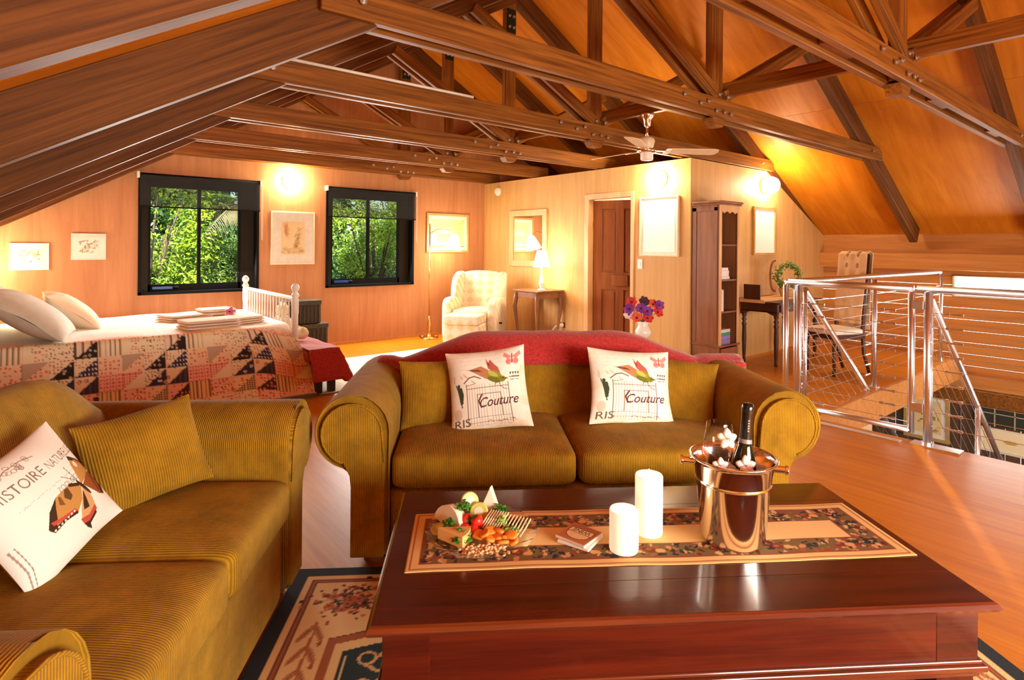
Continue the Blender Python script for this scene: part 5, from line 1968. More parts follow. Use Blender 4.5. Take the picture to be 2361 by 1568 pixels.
# bench at the foot of the bed with its red throw
t = thing('foot_bench', 'dark low bench at the foot of the bed under a red throw', 'bench', (1.975, 5.70, 0))
MB().superbox((0, 0, 0.345), (0.135, 0.70, 0.055), 0.3, 0.1, 40, 10).build('seat', 'red_cloth', t, smooth=True)
MB().box(-0.05, 0.125, -0.68, 0.68, 0.19, 0.29).build('frame', 'grey_wood_leg', t, bevel=0.005)
for sx in (-1, 1):
    for sy in (-1, 1):
        MB().box(0.035 + sx * 0.06 - 0.028, 0.035 + sx * 0.06 + 0.028, sy * 0.64 - 0.03, sy * 0.64 + 0.03, 0.014, 0.19).build('leg', 'grey_wood_leg', t)
P = []
for i in range(40):
    u = i / 39
    row = []
    for j in range(34):
        v = j / 33
        # u: across from bed side over the top and down the room side; v: from the near end hang to the far end
        su = -0.16 + 0.56 * u
        x = -0.13 + min(max(su + 0.13, 0), 0.27)
        dropx = max(0, su - 0.14)
        sv = -0.30 + 1.42 * v
        y = max(-0.715, -0.715 + sv)
        dropy = max(0, -sv)
        fl_ = 0.012 * math.sin(14 * su + 9 * sv)
        z = 0.412 - dropx * 0.90 - dropy * 0.90
        x += dropx * 0.36 + fl_ * (dropy > 0) * 0.5
        y -= dropy * 0.26 + fl_ * (dropx > 0) * 0.3
        if dropx > 0 and dropy > 0:
            x += min(dropx, dropy) * 0.35
            y -= min(dropx, dropy) * 0.25
        row.append((x, y, max(z, 0.12) + 0.003 * math.sin(30 * su) * math.cos(17 * sv)))
    P.append(row)
o = MB().grid(P).build('bench_throw', 'red_cloth', smooth=True, solid=0.006)
o.location = (1.975, 5.70, 0)
tag(o, 'red throw draped over the bench at the foot of the bed', 'throw')

t = thing('teddy_bear', 'cream plush bear sitting behind the white footboard spindles', 'toy', (1.98, 6.10, 0.42))
MB().sphere((0, 0, 0.09), (0.085, 0.095, 0.10), 20, 14).build('body', 'plush', t, smooth=True)
MB().sphere((-0.01, -0.01, 0.235), (0.068, 0.075, 0.065), 20, 12).build('head', 'plush', t, smooth=True)
for s in (-1, 1):
    MB().sphere((0, s * 0.058, 0.29), (0.018, 0.026, 0.026), 12, 8).build('ear', 'plush', t, smooth=True)
    MB().tube([(-0.02, s * 0.08, 0.15), (-0.05, s * 0.12, 0.10), (-0.06, s * 0.13, 0.05)], [0.032, 0.034, 0.03], 10).build('arm', 'plush', t, smooth=True)
    MB().tube([(0.0, s * 0.06, 0.04), (-0.07, s * 0.09, 0.035), (-0.11, s * 0.10, 0.05)], [0.04, 0.042, 0.036], 10).build('leg', 'plush', t, smooth=True)
o = MB().sphere((0, 0, 0.062), (0.064, 0.070, 0.060), 20, 14).sphere((-0.01, -0.05, 0.105), (0.02, 0.024, 0.024), 10, 8).sphere((-0.01, 0.05, 0.105), (0.02, 0.024, 0.024), 10, 8).build('plush_ball', 'plush', smooth=True)
o.location = (1.975, 5.55, 0.42)
tag(o, 'small round cream plush toy lying on the red bench throw', 'toy')


def basket(label, c, hx, hy, h, ribs):
    t = thing('wicker_box', label, 'box', c, 0, 'black wicker boxes')
    MB().box(-hx, hx, -hy, hy, 0, h - 0.05).build('body', 'wicker', t, bevel=0.008)
    MB().box(-hx - 0.012, hx + 0.012, -hy - 0.012, hy + 0.012, h - 0.055, h).build('lid', 'wicker_lid', t, bevel=0.008)
    for i in range(ribs):
        x = -hx + 0.02 + i * (2 * hx - 0.04) / (ribs - 1)
        MB().cyl((x, -hy - 0.004, 0.01), (x, -hy - 0.004, h - 0.06), 0.008, n=6).build('rib', 'wicker_lid', t)
        y = -hy + 0.02 + i * (2 * hy - 0.04) / (ribs - 1)
        MB().cyl((hx + 0.004, y, 0.01), (hx + 0.004, y, h - 0.06), 0.008, n=6).build('rib', 'wicker_lid', t)


basket('lower black wicker box on the floor under the window wall', (2.50, 7.02, 0), 0.25, 0.17, 0.38, 10)
basket('upper black wicker box standing on the other', (2.47, 7.02, 0.381), 0.20, 0.15, 0.28, 9)

# ================================================================== READING CORNER
mt, n, p, out = new_mat('damask_gold')
tc = nd(n, 'ShaderNodeTexCoord')
sp1 = nd(n, 'ShaderNodeSeparateXYZ')
n.links.new(tc.outputs['Object'], sp1.inputs[0])
hs_ = nd(n, 'ShaderNodeMath', operation='ADD')
n.links.new(sp1.outputs[1], hs_.inputs[0])
n.links.new(sp1.outputs[2], hs_.inputs[1])
sins = []
for sgn in (1, -1):
    m1 = nd(n, 'ShaderNodeMath', operation='MULTIPLY_ADD')
    m1.inputs[1].default_value = sgn
    n.links.new(sp1.outputs[0], m1.inputs[0])
    n.links.new(hs_.outputs[0], m1.inputs[2])
    m2 = nd(n, 'ShaderNodeMath', operation='MULTIPLY')
    m2.inputs[1].default_value = 2 * PI / 0.30
    n.links.new(m1.outputs[0], m2.inputs[0])
    m3 = nd(n, 'ShaderNodeMath', operation='SINE')
    n.links.new(m2.outputs[0], m3.inputs[0])
    sins.append(m3)
mm_ = nd(n, 'ShaderNodeMath', operation='MULTIPLY')
n.links.new(sins[0].outputs[0], mm_.inputs[0])
n.links.new(sins[1].outputs[0], mm_.inputs[1])
nz = nd(n, 'ShaderNodeTexNoise')
nz.inputs['Scale'].default_value = 26
nz.inputs['Detail'].default_value = 6
n.links.new(tc.outputs['Object'], nz.inputs['Vector'])
sm = nd(n, 'ShaderNodeMath', operation='ADD')
n.links.new(mm_.outputs[0], sm.inputs[0])
n.links.new(nz.outputs['Fac'], sm.inputs[1])
cr = nd(n, 'ShaderNodeValToRGB')
cr.color_ramp.elements[0].position = 0.35
cr.color_ramp.elements[0].color = (0.84, 0.74, 0.56, 1)
cr.color_ramp.elements[1].position = 1.0
cr.color_ramp.elements[1].color = (0.76, 0.58, 0.32, 1)
n.links.new(sm.outputs[0], cr.inputs['Fac'])
n.links.new(cr.outputs['Color'], p.inputs['Base Color'])
p.inputs['Roughness'].default_value = 0.85

ac = thing('wing_armchair', 'cream damask wing armchair with its footrest raised', 'armchair', (4.50, 6.36, 0), math.radians(-52))
ac.scale = (0.95, 0.95, 0.97)
MB().superbox((0, 0.38, 0.24), (0.30, 0.36, 0.16), 0.2, 0.15).build('seat_base', 'damask_gold', ac, smooth=True)
MB().superbox((0, 0.30, 0.42), (0.27, 0.30, 0.07), 0.35, 0.2).build('seat_cushion', 'damask_gold', ac, smooth=True)
rows = []
for i in range(17):
    x = -0.29 + 0.58 * i / 16
    u = abs(x) / 0.29
    tp = 1.005 - 0.035 * u ** 3
    rows.append([(x, y + 0.02 * u * u, min(z, tp)) for (y, z) in ((0.50, 0.36), (0.53, 0.5), (0.57, 0.7), (0.61, 0.88), (0.64, 0.97), (0.69, 1.005), (0.745, 0.97), (0.76, 0.8), (0.76, 0.15))])
mb = MB().grid(rows)
mb.add(rows[0], [tuple(range(9))])
mb.add(rows[-1], [tuple(range(9))])
mb.build('backrest', 'damask_gold', ac, smooth=True)
for s in (-1, 1):
    rows = []
    for (y, z0, z1, wd) in ((0.30, 0.56, 0.60, 0.03), (0.36, 0.52, 0.80, 0.05), (0.46, 0.50, 0.93, 0.06), (0.58, 0.45, 0.985, 0.065), (0.70, 0.40, 0.99, 0.06), (0.745, 0.4, 0.98, 0.05)):
        x = s * (0.335 - 0.02 * (y - 0.3))
        rows.append([(x - wd, y, z0), (x - wd, y, z1 - 0.03), (x - wd * 0.5, y, z1), (x + wd * 0.5, y, z1), (x + wd, y, z1 - 0.03), (x + wd, y, z0)])
    mb = MB().grid(rows, closev=True)
    mb.add(rows[0], [tuple(range(6))])
    mb.add(rows[-1], [tuple(range(6))])
    mb.build('wing', 'damask_gold', ac, smooth=True)
    MB().superbox((s * 0.335, 0.32, 0.34), (0.072, 0.34, 0.30), 0.35, 0.3).build('arm', 'damask_gold', ac, smooth=True)
MB().superbox((0, -0.21, 0.385), (0.265, 0.20, 0.065), 0.3, 0.15).build('footrest', 'damask_gold', ac, smooth=True)
MB().superbox((0, -0.19, 0.20), (0.265, 0.18, 0.125), 0.15, 0.12).build('footrest_front', 'damask_gold', ac, smooth=True)
MB().box(-0.28, 0.28, 0.05, 0.7, 0.0, 0.09).build('plinth', 'damask_gold', ac, bevel=0.01)
MB().cyl((0.41, 0.14, 0.30), (0.45, 0.14, 0.30), 0.014, n=10).build('recline_lever', 'black_foil', ac)
MB().box(-0.2, 0.2, -0.34, -0.05, 0.0, 0.08).build('plinth', 'damask_gold', ac, bevel=0.01)

fl_ = thing('floor_lamp', 'brass swing arm floor lamp with lit white shade against the picture', 'floor lamp', (4.38, 7.17, 0))
MB().lathe([(0.13, 0.0), (0.13, 0.008), (0.12, 0.018), (0.05, 0.030), (0.025, 0.05), (0.018, 0.08), (0.030, 0.11), (0.016, 0.15), (0.028, 0.20), (0.014, 0.26), (0.010, 0.32)], 32).build('base', 'brass', fl_, smooth=True)
for k in range(3):
    a_ = k * 2.094
    MB().tube([(0.09 * math.cos(a_), 0.09 * math.sin(a_), 0.02), (0.15 * math.cos(a_), 0.15 * math.sin(a_), 0.012)], 0.012, 8).build('foot', 'brass', fl_, smooth=True)
MB().cyl((0, 0, 0.3), (0, 0, 1.62), 0.0085, n=12).sphere((0, 0, 1.63), 0.014, 12, 8).build('pole', 'brass', fl_, smooth=True)
MB().tube([(0, 0, 1.50), (0.10, -0.02, 1.56), (0.22, -0.04, 1.57), (0.30, -0.06, 1.55), (0.34, -0.07, 1.50)], 0.007, 8).build('swing_arm', 'brass', fl_, smooth=True)
MB().lathe([(0.130, 0.0), (0.050, 0.20)], 32, cap=False).build('shade', 'shade_lit', fl_, smooth=True, solid=0.002, mtx=T(0.33, -0.08, 1.29) @ Matrix.Rotation(0.25, 4, 'Y'))

# lamp table by the partition
lt = thing('lamp_table', 'square wooden lamp table with cabriole legs against the partition', 'table', (5.255, 5.82, 0))
MB().box(-0.235, 0.25, -0.26, 0.26, 0.725, 0.745).build('top', 'brown_wood', lt, bevel=0.005)
MB().box(-0.205, 0.22, -0.225, -0.21, 0.64, 0.725).box(-0.205, 0.22, 0.21, 0.225, 0.64, 0.725).box(-0.205, -0.19, -0.21, 0.21, 0.64, 0.725).build('apron', 'brown_wood', lt, bevel=0.003)
for sx in (-1, 1):
    for sy in (-1, 1):
        x, y = sx * 0.195, sy * 0.205
        pts = [(x, y, 0.71), (x + sx * 0.012, y + sy * 0.012, 0.62), (x + sx * 0.022, y + sy * 0.022, 0.52), (x, y, 0.32), (x - sx * 0.012, y - sy * 0.012, 0.14), (x + sx * 0.004, y + sy * 0.004, 0.03), (x + sx * 0.02, y + sy * 0.02, 0.012)]
        MB().tube(pts, [0.030, 0.032, 0.030, 0.020, 0.015, 0.014, 0.020], 12).build('leg', 'brown_wood', lt, smooth=True)
tl = thing('table_lamp', 'lit white shaded lamp on the cabriole leg table', 'lamp', (5.23, 5.72, 0.745))
MB().lathe([(0.055, 0), (0.055, 0.012), (0.02, 0.025), (0.028, 0.06), (0.045, 0.09), (0.020, 0.15), (0.012, 0.22), (0.010, 0.32)], 24).build('base', 'porcelain', tl, smooth=True)
MB().lathe([(0.115, 0.31), (0.060, 0.53)], 32, cap=False).build('shade', 'shade_lit', tl, smooth=True, solid=0.002)

# flowers in a white vase on a low stool behind the sofa
t = thing('low_stool', 'low wooden stool under the white flower vase', 'stool', (5.05, 3.90, 0))
MB().lathe([(0.15, 0.27), (0.16, 0.28), (0.16, 0.295), (0.15, 0.30)], 32).build('seat', 'brown_wood', t)
for k in range(3):
    a_ = k * 2.094 + 0.4
    MB().cyl((0.10 * math.cos(a_), 0.10 * math.sin(a_), 0.27), (0.14 * math.cos(a_), 0.14 * math.sin(a_), 0.0), 0.016, n=10).build('leg', 'brown_wood', t)
va = thing('flower_vase', 'white footed vase on the stool holding red and purple flowers', 'vase', (5.05, 3.90, 0.30))
MB().lathe([(0.060, 0), (0.062, 0.012), (0.035, 0.03), (0.050, 0.06), (0.085, 0.10), (0.088, 0.13), (0.062, 0.17), (0.052, 0.20), (0.072, 0.235), (0.068, 0.235), (0.048, 0.20), (0.0, 0.19)], 32, cap=False).build('body', 'porcelain', va, smooth=True)
bq = [(-0.12, 0.02, 0.43, 'petal_red', 'red'), (0.00, -0.02, 0.44, 'petal_dark', 'dark purple'), (0.10, 0.02, 0.41, 'petal_orange', 'coral'), (-0.04, -0.06, 0.37, 'petal_purple', 'violet'), (0.16, 0.0, 0.40, 'petal_purple', 'purple edge'),
      (-0.15, -0.02, 0.36, 'petal_purple', 'lilac side'), (-0.15, 0.0, 0.30, 'petal_white', 'pale pink'), (-0.08, -0.05, 0.27, 'petal_orange', 'orange red low'), (0.03, -0.06, 0.27, 'petal_red', 'deep red low'), (0.14, -0.03, 0.33, 'petal_red', 'scarlet side'), (0.03, -0.05, 0.34, 'petal_purple', 'violet middle')]
for i, (u, v, z, mt_, cl) in enumerate(bq):
    pos = Vector((5.05, 3.90, 0.30)) + RT * u + FW * v + Vector((0, 0, z))
    t = thing('cut_flower', '%s flower of the bunch in the white vase' % cl, 'flower', pos, 0, 'flowers in the white vase')
    nn = (Vector((-FW.x, -FW.y, 0.5)) + RT * u * 3).normalized()
    q = nn.to_track_quat('Z', 'Y').to_matrix().to_4x4()
    for k in range(7):
        a_ = k * 2 * PI / 7 + i
        s = 0.058
        rows = []
        for e in range(4):
            w_ = e / 3
            wd = s * 0.45 * math.sin(PI * (0.15 + 0.7 * w_))
            up = s * (0.15 + 0.55 * w_ * w_) if k % 2 else s * (0.25 + 0.2 * w_)
            rows.append([q @ Vector((s * w_ * math.cos(a_) - wd * g * math.sin(a_), s * w_ * math.sin(a_) + wd * g * math.cos(a_), up)) for g in (-1, 0, 1)])
        MB().grid(rows).build('petal', mt_, t, smooth=True)
    MB().sphere(q @ Vector((0, 0, 0.012)), 0.014, 10, 6).build('centre', 'petal_dark', t, smooth=True)
    stem_to = Vector((5.05, 3.90, 0.52)) - pos
    MB().tube([(0, 0, 0.005), stem_to * 0.5 + FW * 0.01, stem_to], 0.004, 5).build('stem', 'stem_green', t)

# ================================================================== ALCOVE: BOOKCASE, DESK, CHAIR
bk = thing('bookcase', 'narrow tall wooden bookcase with open shelves and a bottom drawer', 'bookcase', (5.535, 3.29, 0))
BW, BD, BH = 0.385, 0.33, 1.78
MB().box(0, 0.022, 0.01, BD, 0.06, BH).build('side', 'brown_wood', bk, bevel=0.003)
MB().box(-0.006, 0.0, 0.03, 0.07, 0.32, BH - 0.02).box(-0.006, 0.0, BD - 0.05, BD, 0.32, BH - 0.02).box(-0.006, 0.0, 0.03, BD, BH - 0.06, BH).build('side_moulding', 'brown_wood', bk, bevel=0.002)
MB().box(BW - 0.022, BW, 0.01, BD, 0.06, BH).build('side', 'brown_wood', bk, bevel=0.003)
MB().box(0.02, BW - 0.02, BD - 0.012, BD - 0.004, 0.06, BH).build('back', 'dark_wood', bk)
for z in (0.285, 0.645, 0.985, 1.36):
    MB().box(0.02, BW - 0.02, 0.012, BD - 0.012, z - 0.010, z + 0.008).build('shelf', 'brown_wood', bk, bevel=0.002)
MB().box(0.0, 0.035, 0.0, 0.012, 0.30, BH).box(BW - 0.035, BW, 0.0, 0.012, 0.30, BH).build('face_frame', 'pine', bk, bevel=0.002)
va_ = [(0.03, BH), (BW - 0.03, BH), (BW - 0.03, BH - 0.10)]
for i in range(13):
    x = BW - 0.03 - (BW - 0.06) * i / 12
    va_.append((x, BH - 0.085 + 0.022 * abs(math.cos(PI * i / 4))))
MB().prism(va_, 0.0, 0.014).build('valance', 'pine', bk)
MB().box(-0.02, BW + 0.02, -0.018, BD, BH, BH + 0.022).box(-0.032, BW + 0.032, -0.03, BD, BH + 0.022, BH + 0.045).build('cornice', 'brown_wood', bk, bevel=0.006)
MB().box(-0.012, BW + 0.012, -0.012, BD, 0.28, 0.30).build('waist_moulding', 'brown_wood', bk, bevel=0.004)
MB().box(-0.004, BW + 0.004, 0.0, BD, 0.0, 0.06).build('plinth', 'brown_wood', bk, bevel=0.004)
dr = MB().box(0.03, BW - 0.03, -0.008, 0.02, 0.08, 0.265).build('drawer', 'door_wood', bk, bevel=0.005)
MB().tube([(BW / 2 - 0.035, -0.010, 0.18), (BW / 2 - 0.03, -0.026, 0.165), (BW / 2, -0.03, 0.16), (BW / 2 + 0.03, -0.026, 0.165), (BW / 2 + 0.035, -0.010, 0.18)], 0.005, 6).build('pull', 'dark_wood', dr, smooth=True)


def book(label, x, y, z, sx, sy, sz, mat, upright=False):
    t = thing('book', label, 'book', (5.535 + x, 3.29 + y, z), 0, 'books in the narrow bookcase')
    MB().box(0, sx, 0, sy, 0, sz).build('pages', 'book_white', t, bevel=0.001)
    c = MB()
    if upright:
        c.box(-0.002, 0, -0.003, sy, 0, sz + 0.002).box(sx, sx + 0.002, -0.003, sy, 0, sz + 0.002).box(-0.002, sx + 0.002, -0.005, -0.002, 0, sz + 0.002)
    else:
        c.box(-0.003, sx + 0.003, -0.003, sy, sz, sz + 0.002).box(-0.003, sx + 0.003, -0.003, sy, 0.0002, 0.002).box(-0.003, sx + 0.003, -0.005, -0.002, 0, sz)
    c.build('cover', mat, t)


for i in range(4):
    book(('white book lowest in the pile on the third shelf', 'white book second in the pile on the third shelf', 'white book third in the pile on the third shelf', 'white book on top of the pile on the third shelf')[i], 0.03, 0.03 + 0.006 * (i % 2), 0.9945 + i * 0.031, 0.20 - 0.006 * i, 0.22, 0.028, 'book_white')
for i in range(3):
    book(('pale upright book against the bookcase side', 'white upright book second from the bookcase side', 'ivory upright book leaning room side of the white ones')[i], 0.026 + i * 0.032, 0.03, 0.6545, 0.026, 0.20, 0.25 - 0.012 * i, ('book_white', 'book_pale', 'book_white')[i], True)
for i, (mt_, lab, h) in enumerate((('book_violet', 'thick violet book on the lowest shelf', 0.055), ('book_violet', 'second violet book on the lowest shelf', 0.035), ('book_green', 'green book above the violet ones', 0.030), ('book_pale', 'pale green book on top of the lowest shelf pile', 0.030))):
    book(lab, 0.03, 0.03, 0.2945 + (0, 0.059, 0.098, 0.132)[i], 0.22, 0.22, h, mt_)

dk = thing('writing_desk', 'dark writing desk with turned legs and a pale top beside the bookcase', 'desk', (6.40, 3.08, 0))
DW, DD = 1.05, 0.46
MB().box(0.0, DW, 0.02, DD, 0.60, 0.70).build('case', 'dark_wood', dk, bevel=0.004)
cut = [(0.0, 0.602)] + [(0.06 + 0.34 * i / 8, 0.602 - 0.035 * (1 - math.sin(PI * i / 8))) for i in range(9)] + [(DD, 0.602)]
MB().prism([(0.02, 0.61), (0.02, 0.56), (0.08, 0.575), (0.14, 0.60), (0.34, 0.60), (0.40, 0.575), (DD, 0.56), (DD, 0.61)], 0.0, 0.02, 'x').build('side_apron', 'dark_wood', dk)
MB().box(-0.02, DW + 0.02, 0.16, DD, 0.70, 0.735).build('top', 'pine', dk, bevel=0.004)
MB().box(-0.012, DW + 0.012, -0.02, 0.16, 0.70, 0.722).build('front_flap', 'dark_wood', dk, bevel=0.006)
for i in range(3):
    d_ = MB().box(0.06 + i * 0.32, 0.35 + i * 0.32, 0.004, 0.03, 0.615, 0.69).build('drawer', 'dark_wood', dk, bevel=0.004)
    MB().sphere((0.205 + i * 0.32, -0.012, 0.652), 0.014, 10, 8).build('knob', 'brass', d_, smooth=True)
for x in (0.03, DW - 0.03):
    for y in (0.045, DD - 0.035):
        MB().lathe([(0.014, 0), (0.022, 0.02), (0.016, 0.05), (0.020, 0.10), (0.026, 0.28), (0.022, 0.42), (0.030, 0.45), (0.018, 0.47), (0.030, 0.50), (0.018, 0.52), (0.028, 0.55), (0.028, 0.60)], 16).build('leg', 'dark_wood', dk, smooth=True, mtx=T(x, y, 0))
t = thing('book_rest', 'dark wooden book rest standing open on the desk end', 'stand', (6.44, 3.42, 0.736))
MB().box(0.0, 0.014, -0.10, 0.10, 0, 0.17).build('board', 'dark_wood', t, bevel=0.002)
bar('brace', (0.014, 0.0, 0.165), (0.085, 0.0, 0.008), 0.016, 0.008, 'pine', t)

iv = thing('ivy_wreath', 'ring of green ivy standing in a round basket on the desk', 'plant', (7.20, 3.36, 0.736))
MB().lathe([(0.075, 0), (0.095, 0.05), (0.105, 0.10), (0.10, 0.10), (0.085, 0.05), (0.0, 0.02)], 24, cap=False).build('pot', 'nut', iv, smooth=True)
rot = Matrix.Rotation(-0.75, 4, 'Z')
ring = [rot @ Vector((0.125 * math.cos(a_), 0, 0.25 + 0.14 * math.sin(a_))) for a_ in np.linspace(-1.2, 4.34, 30)]
MB().tube(ring, 0.006, 6).build('hoop', 'bark', iv)
rr_ = random.Random(8)
lv = MB()
for i in range(420):
    c = rr_.choice(ring) + Vector((rr_.gauss(0, 0.022), rr_.gauss(0, 0.022), rr_.gauss(0, 0.022)))
    s = rr_.uniform(0.011, 0.020)
    q = Matrix.Translation(c) @ Vector((rr_.gauss(0, 1), rr_.gauss(0, 1) - 0.6, rr_.gauss(0, 1))).normalized().to_track_quat('Z', 'Y').to_matrix().to_4x4()
    lv.add([q @ Vector(p_) for p_ in ((-s, 0, 0), (-0.3 * s, -0.8 * s, 0), (s, 0, 0.2 * s), (-0.3 * s, 0.8 * s, 0))], [(0, 1, 2, 3)])
lv.build('leaves', 'ivy', iv)
hb = [rot @ Vector((-0.15 + 0.05 * math.cos(a_), 0.03, 0.25 + 0.19 * math.sin(a_))) for a_ in np.linspace(1.3, 5.0, 20)]
MB().tube(hb, 0.012, 8).build('basket_handle', 'brown_wood', iv, smooth=True)

CHS = 0.88
ch = thing('desk_chair', 'dark wooden desk chair with white padded seat standing by the desk', 'chair', (6.66, 2.60, 0), math.radians(-112))
ch.scale = (CHS, 1, 1)
for s in (-1, 1):
    MB().tube([(s * 0.20, -0.19, 0), (s * 0.20, -0.19, 0.40)], [0.016, 0.022], 10).build('leg', 'dark_wood', ch, smooth=True)
    MB().tube([(s * 0.19, 0.30, 0), (s * 0.19, 0.22, 0.22), (s * 0.19, 0.20, 0.44), (s * 0.195, 0.22, 0.80), (s * 0.20, 0.27, 1.26)], [0.018, 0.020, 0.022, 0.020, 0.017], 10).build('leg', 'dark_wood', ch, smooth=True)
MB().box(-0.22, 0.22, -0.21, 0.21, 0.38, 0.43).build('seat_rail', 'dark_wood', ch, bevel=0.006)
MB().superbox((0, -0.01, 0.455), (0.225, 0.215, 0.040), 0.55, 0.25).build('seat', 'white_cloth', ch, smooth=True)
rows = []
for i in range(9):
    z = 0.60 + 0.66 * i / 8
    y = 0.205 + 0.065 * max(0, (z - 0.75) / 0.5)
    rows.append([(x, y + 0.02 * (1 - (x / 0.18) ** 2), z) for x in np.linspace(-0.18, 0.18, 9)])
MB().grid(rows).build('back_panel', 'dark_wood', ch, smooth=True, solid=0.014)
MB().tube([(-0.20, 0.27, 1.255), (0, 0.295, 1.275), (0.20, 0.27, 1.255)], 0.022, 10).build('top_rail', 'dark_wood', ch, smooth=True)
cv = Canvas(0.44, 1.6, 66, 200, (238, 206, 166))
r = random.Random(13)
for i in range(26):
    x, y = r.uniform(0.02, 0.42), r.uniform(0.05, 1.55)
    cv.ell(x, y, r.uniform(0.02, 0.05), r.uniform(0.03, 0.09), r.choice([(214, 160, 110), (246, 226, 200), (226, 190, 150), (200, 150, 100)]), 0.35, r.uniform(0, 3))
for (x, y) in ((0.13, 0.86), (0.30, 0.86), (0.13, 0.98), (0.30, 0.98), (0.13, 0.72), (0.30, 0.72)):
    cv.ring(x, y, 0.014, 0.026, (110, 100, 60), 0.9).ell(x, y, 0.012, 0.012, (200, 150, 90))
P = []
for j in range(cv.ny):
    s = cv.Y[j, 0] - 0.83
    if s < -0.015:
        z, y = 1.30 + s * 1.0, 0.335 - 0.095 * min(1, (-s) / 0.9) * 0.6
    elif s > 0.015:
        z, y = 1.30 - s * 1.0, 0.245 - 0.075 * min(1, s / 0.7)
    else:
        z, y = 1.303, 0.29
    P.append([(0.22 - cv.X[j, i], y + 0.006 * math.sin(cv.X[j, i] * 40 + s * 5), z) for i in range(cv.nx)])
o = MB().grid(P).build('chair_drape', 'print_cloth', smooth=True, colors=cv.colors(), fix=False)
o.matrix_basis = Matrix.Translation((6.66, 2.60, 0)) @ Matrix.Rotation(math.radians(-112), 4, 'Z') @ Matrix.Diagonal((0.80, 1, 1, 1))
md = o.modifiers.new('solid', 'SOLIDIFY')
md.thickness = 0.006
tag(o, 'faded floral cloth hung over the back of the desk chair', 'cloth')

# ================================================================== RAILINGS
XR, RH = 4.665, 1.06
NW = 9


def turnbuckle(mb, p, d):
    d = Vector(d).normalized()
    p = Vector(p)
    mb.cyl(p, p + d * 0.05, 0.0065, n=6).cyl(p + d * 0.05, p + d * 0.075, 0.010, n=6).cyl(p - d * 0.02, p, 0.010, n=6)


def wire_set(t, pairs, tb=True):
    for (a_, b_) in pairs:
        wv = MB().cyl(a_, b_, 0.0022, n=5, cap=False).build('wire', 'steel', t)
        if tb:
            a_, b_ = Vector(a_), Vector(b_)
            d = (b_ - a_).normalized()
            for (p_, d_) in ((a_ + d * 0.10, d), (b_ - d * 0.10, -d)):
                q = MB()
                turnbuckle(q, p_, d_)
                q.build('turnbuckle', 'steel', wv)


zs_ = [0.14 + i * 0.095 for i in range(NW)]
t = thing('balustrade', 'steel wire balustrade running from the stair gate along the open floor edge', 'railing', (XR, 1.25, 0), 0, 'steel wire balustrades')
MB().cyl((0, 0.04, RH), (0, -3.6, RH), 0.0245, n=20).build('handrail', 'steel', t, smooth=True)
for y in (-0.02, -1.7, -3.5):
    p_ = MB().cyl((0, y, 0.0), (0, y, RH - 0.02), 0.0235, n=20).build('post', 'steel', t, smooth=True)
    MB().box(-0.05, 0.06, y - 0.19, y + 0.09, 0.0, 0.010).build('base_plate', 'steel', p_, bevel=0.002)
    MB().cyl((0, y, 0.010), (0, y, 0.03), 0.032, n=20).build('collar', 'steel', p_, smooth=False)
wire_set(t, [((0, -0.04, z), (0, -1.68, z)) for z in zs_])

t = thing('stair_gate', 'steel wire gate closing the head of the stairs', 'gate', (XR, 1.70, 0))
for y in (-0.375, 0.385):
    MB().cyl((0, y, 0.07), (0, y, RH - 0.02), 0.021, n=18).build('stile', 'steel', t, smooth=True)
MB().cyl((0, -0.385, RH), (0, 0.47, RH), 0.0245, n=20).build('top_rail', 'steel', t, smooth=True)
MB().cyl((0, -0.375, 0.085), (0, 0.385, 0.085), 0.021, n=18).build('bottom_rail', 'steel', t, smooth=True)
wire_set(t, [((0, -0.36, z), (0, 0.37, z)) for z in zs_])
for z in (0.25, 0.95):
    MB().box(-0.02, 0.02, -0.45, -0.375, z - 0.03, z + 0.03).build('hinge', 'steel', t, bevel=0.004)
o = MB().box(XR - 0.075, XR - 0.02, 1.37, 2.18, 0.0, 0.008).build('threshold_strip', 'steel', bevel=0.002)
tag(o, 'flat steel strip screwed to the floor under the stair gate', 'strip')

t = thing('balustrade', 'steel wire balustrade beyond the gate, between stairwell and writing desk', 'railing', (XR, 2.12, 0), 0, 'steel wire balustrades')
MB().cyl((0.0, 0.06, RH), (3.72, -0.02, RH), 0.0245, n=20).build('handrail', 'steel', t, smooth=True)
MB().sphere((3.72, -0.02, RH), 0.028, 14, 10).build('end_cap', 'steel', t, smooth=True)
for (x, y) in ((0.0, 0.07), (0.02, -0.005), (1.55, -0.05), (3.66, -0.05)):
    p_ = MB().cyl((x, y, 0.0), (x, y, RH - 0.02), 0.021, n=18).build('post', 'steel', t, smooth=True)
    MB().box(x - 0.05, x + 0.05, y - 0.035, y + 0.05, 0.0, 0.010).build('base_plate', 'steel', p_, bevel=0.002)
wire_set(t, [((0.02, 0.0, z), (1.55, -0.04, z)) for z in zs_])
wire_set(t, [((1.55, -0.04, z), (3.66, -0.05, z)) for z in zs_], False)

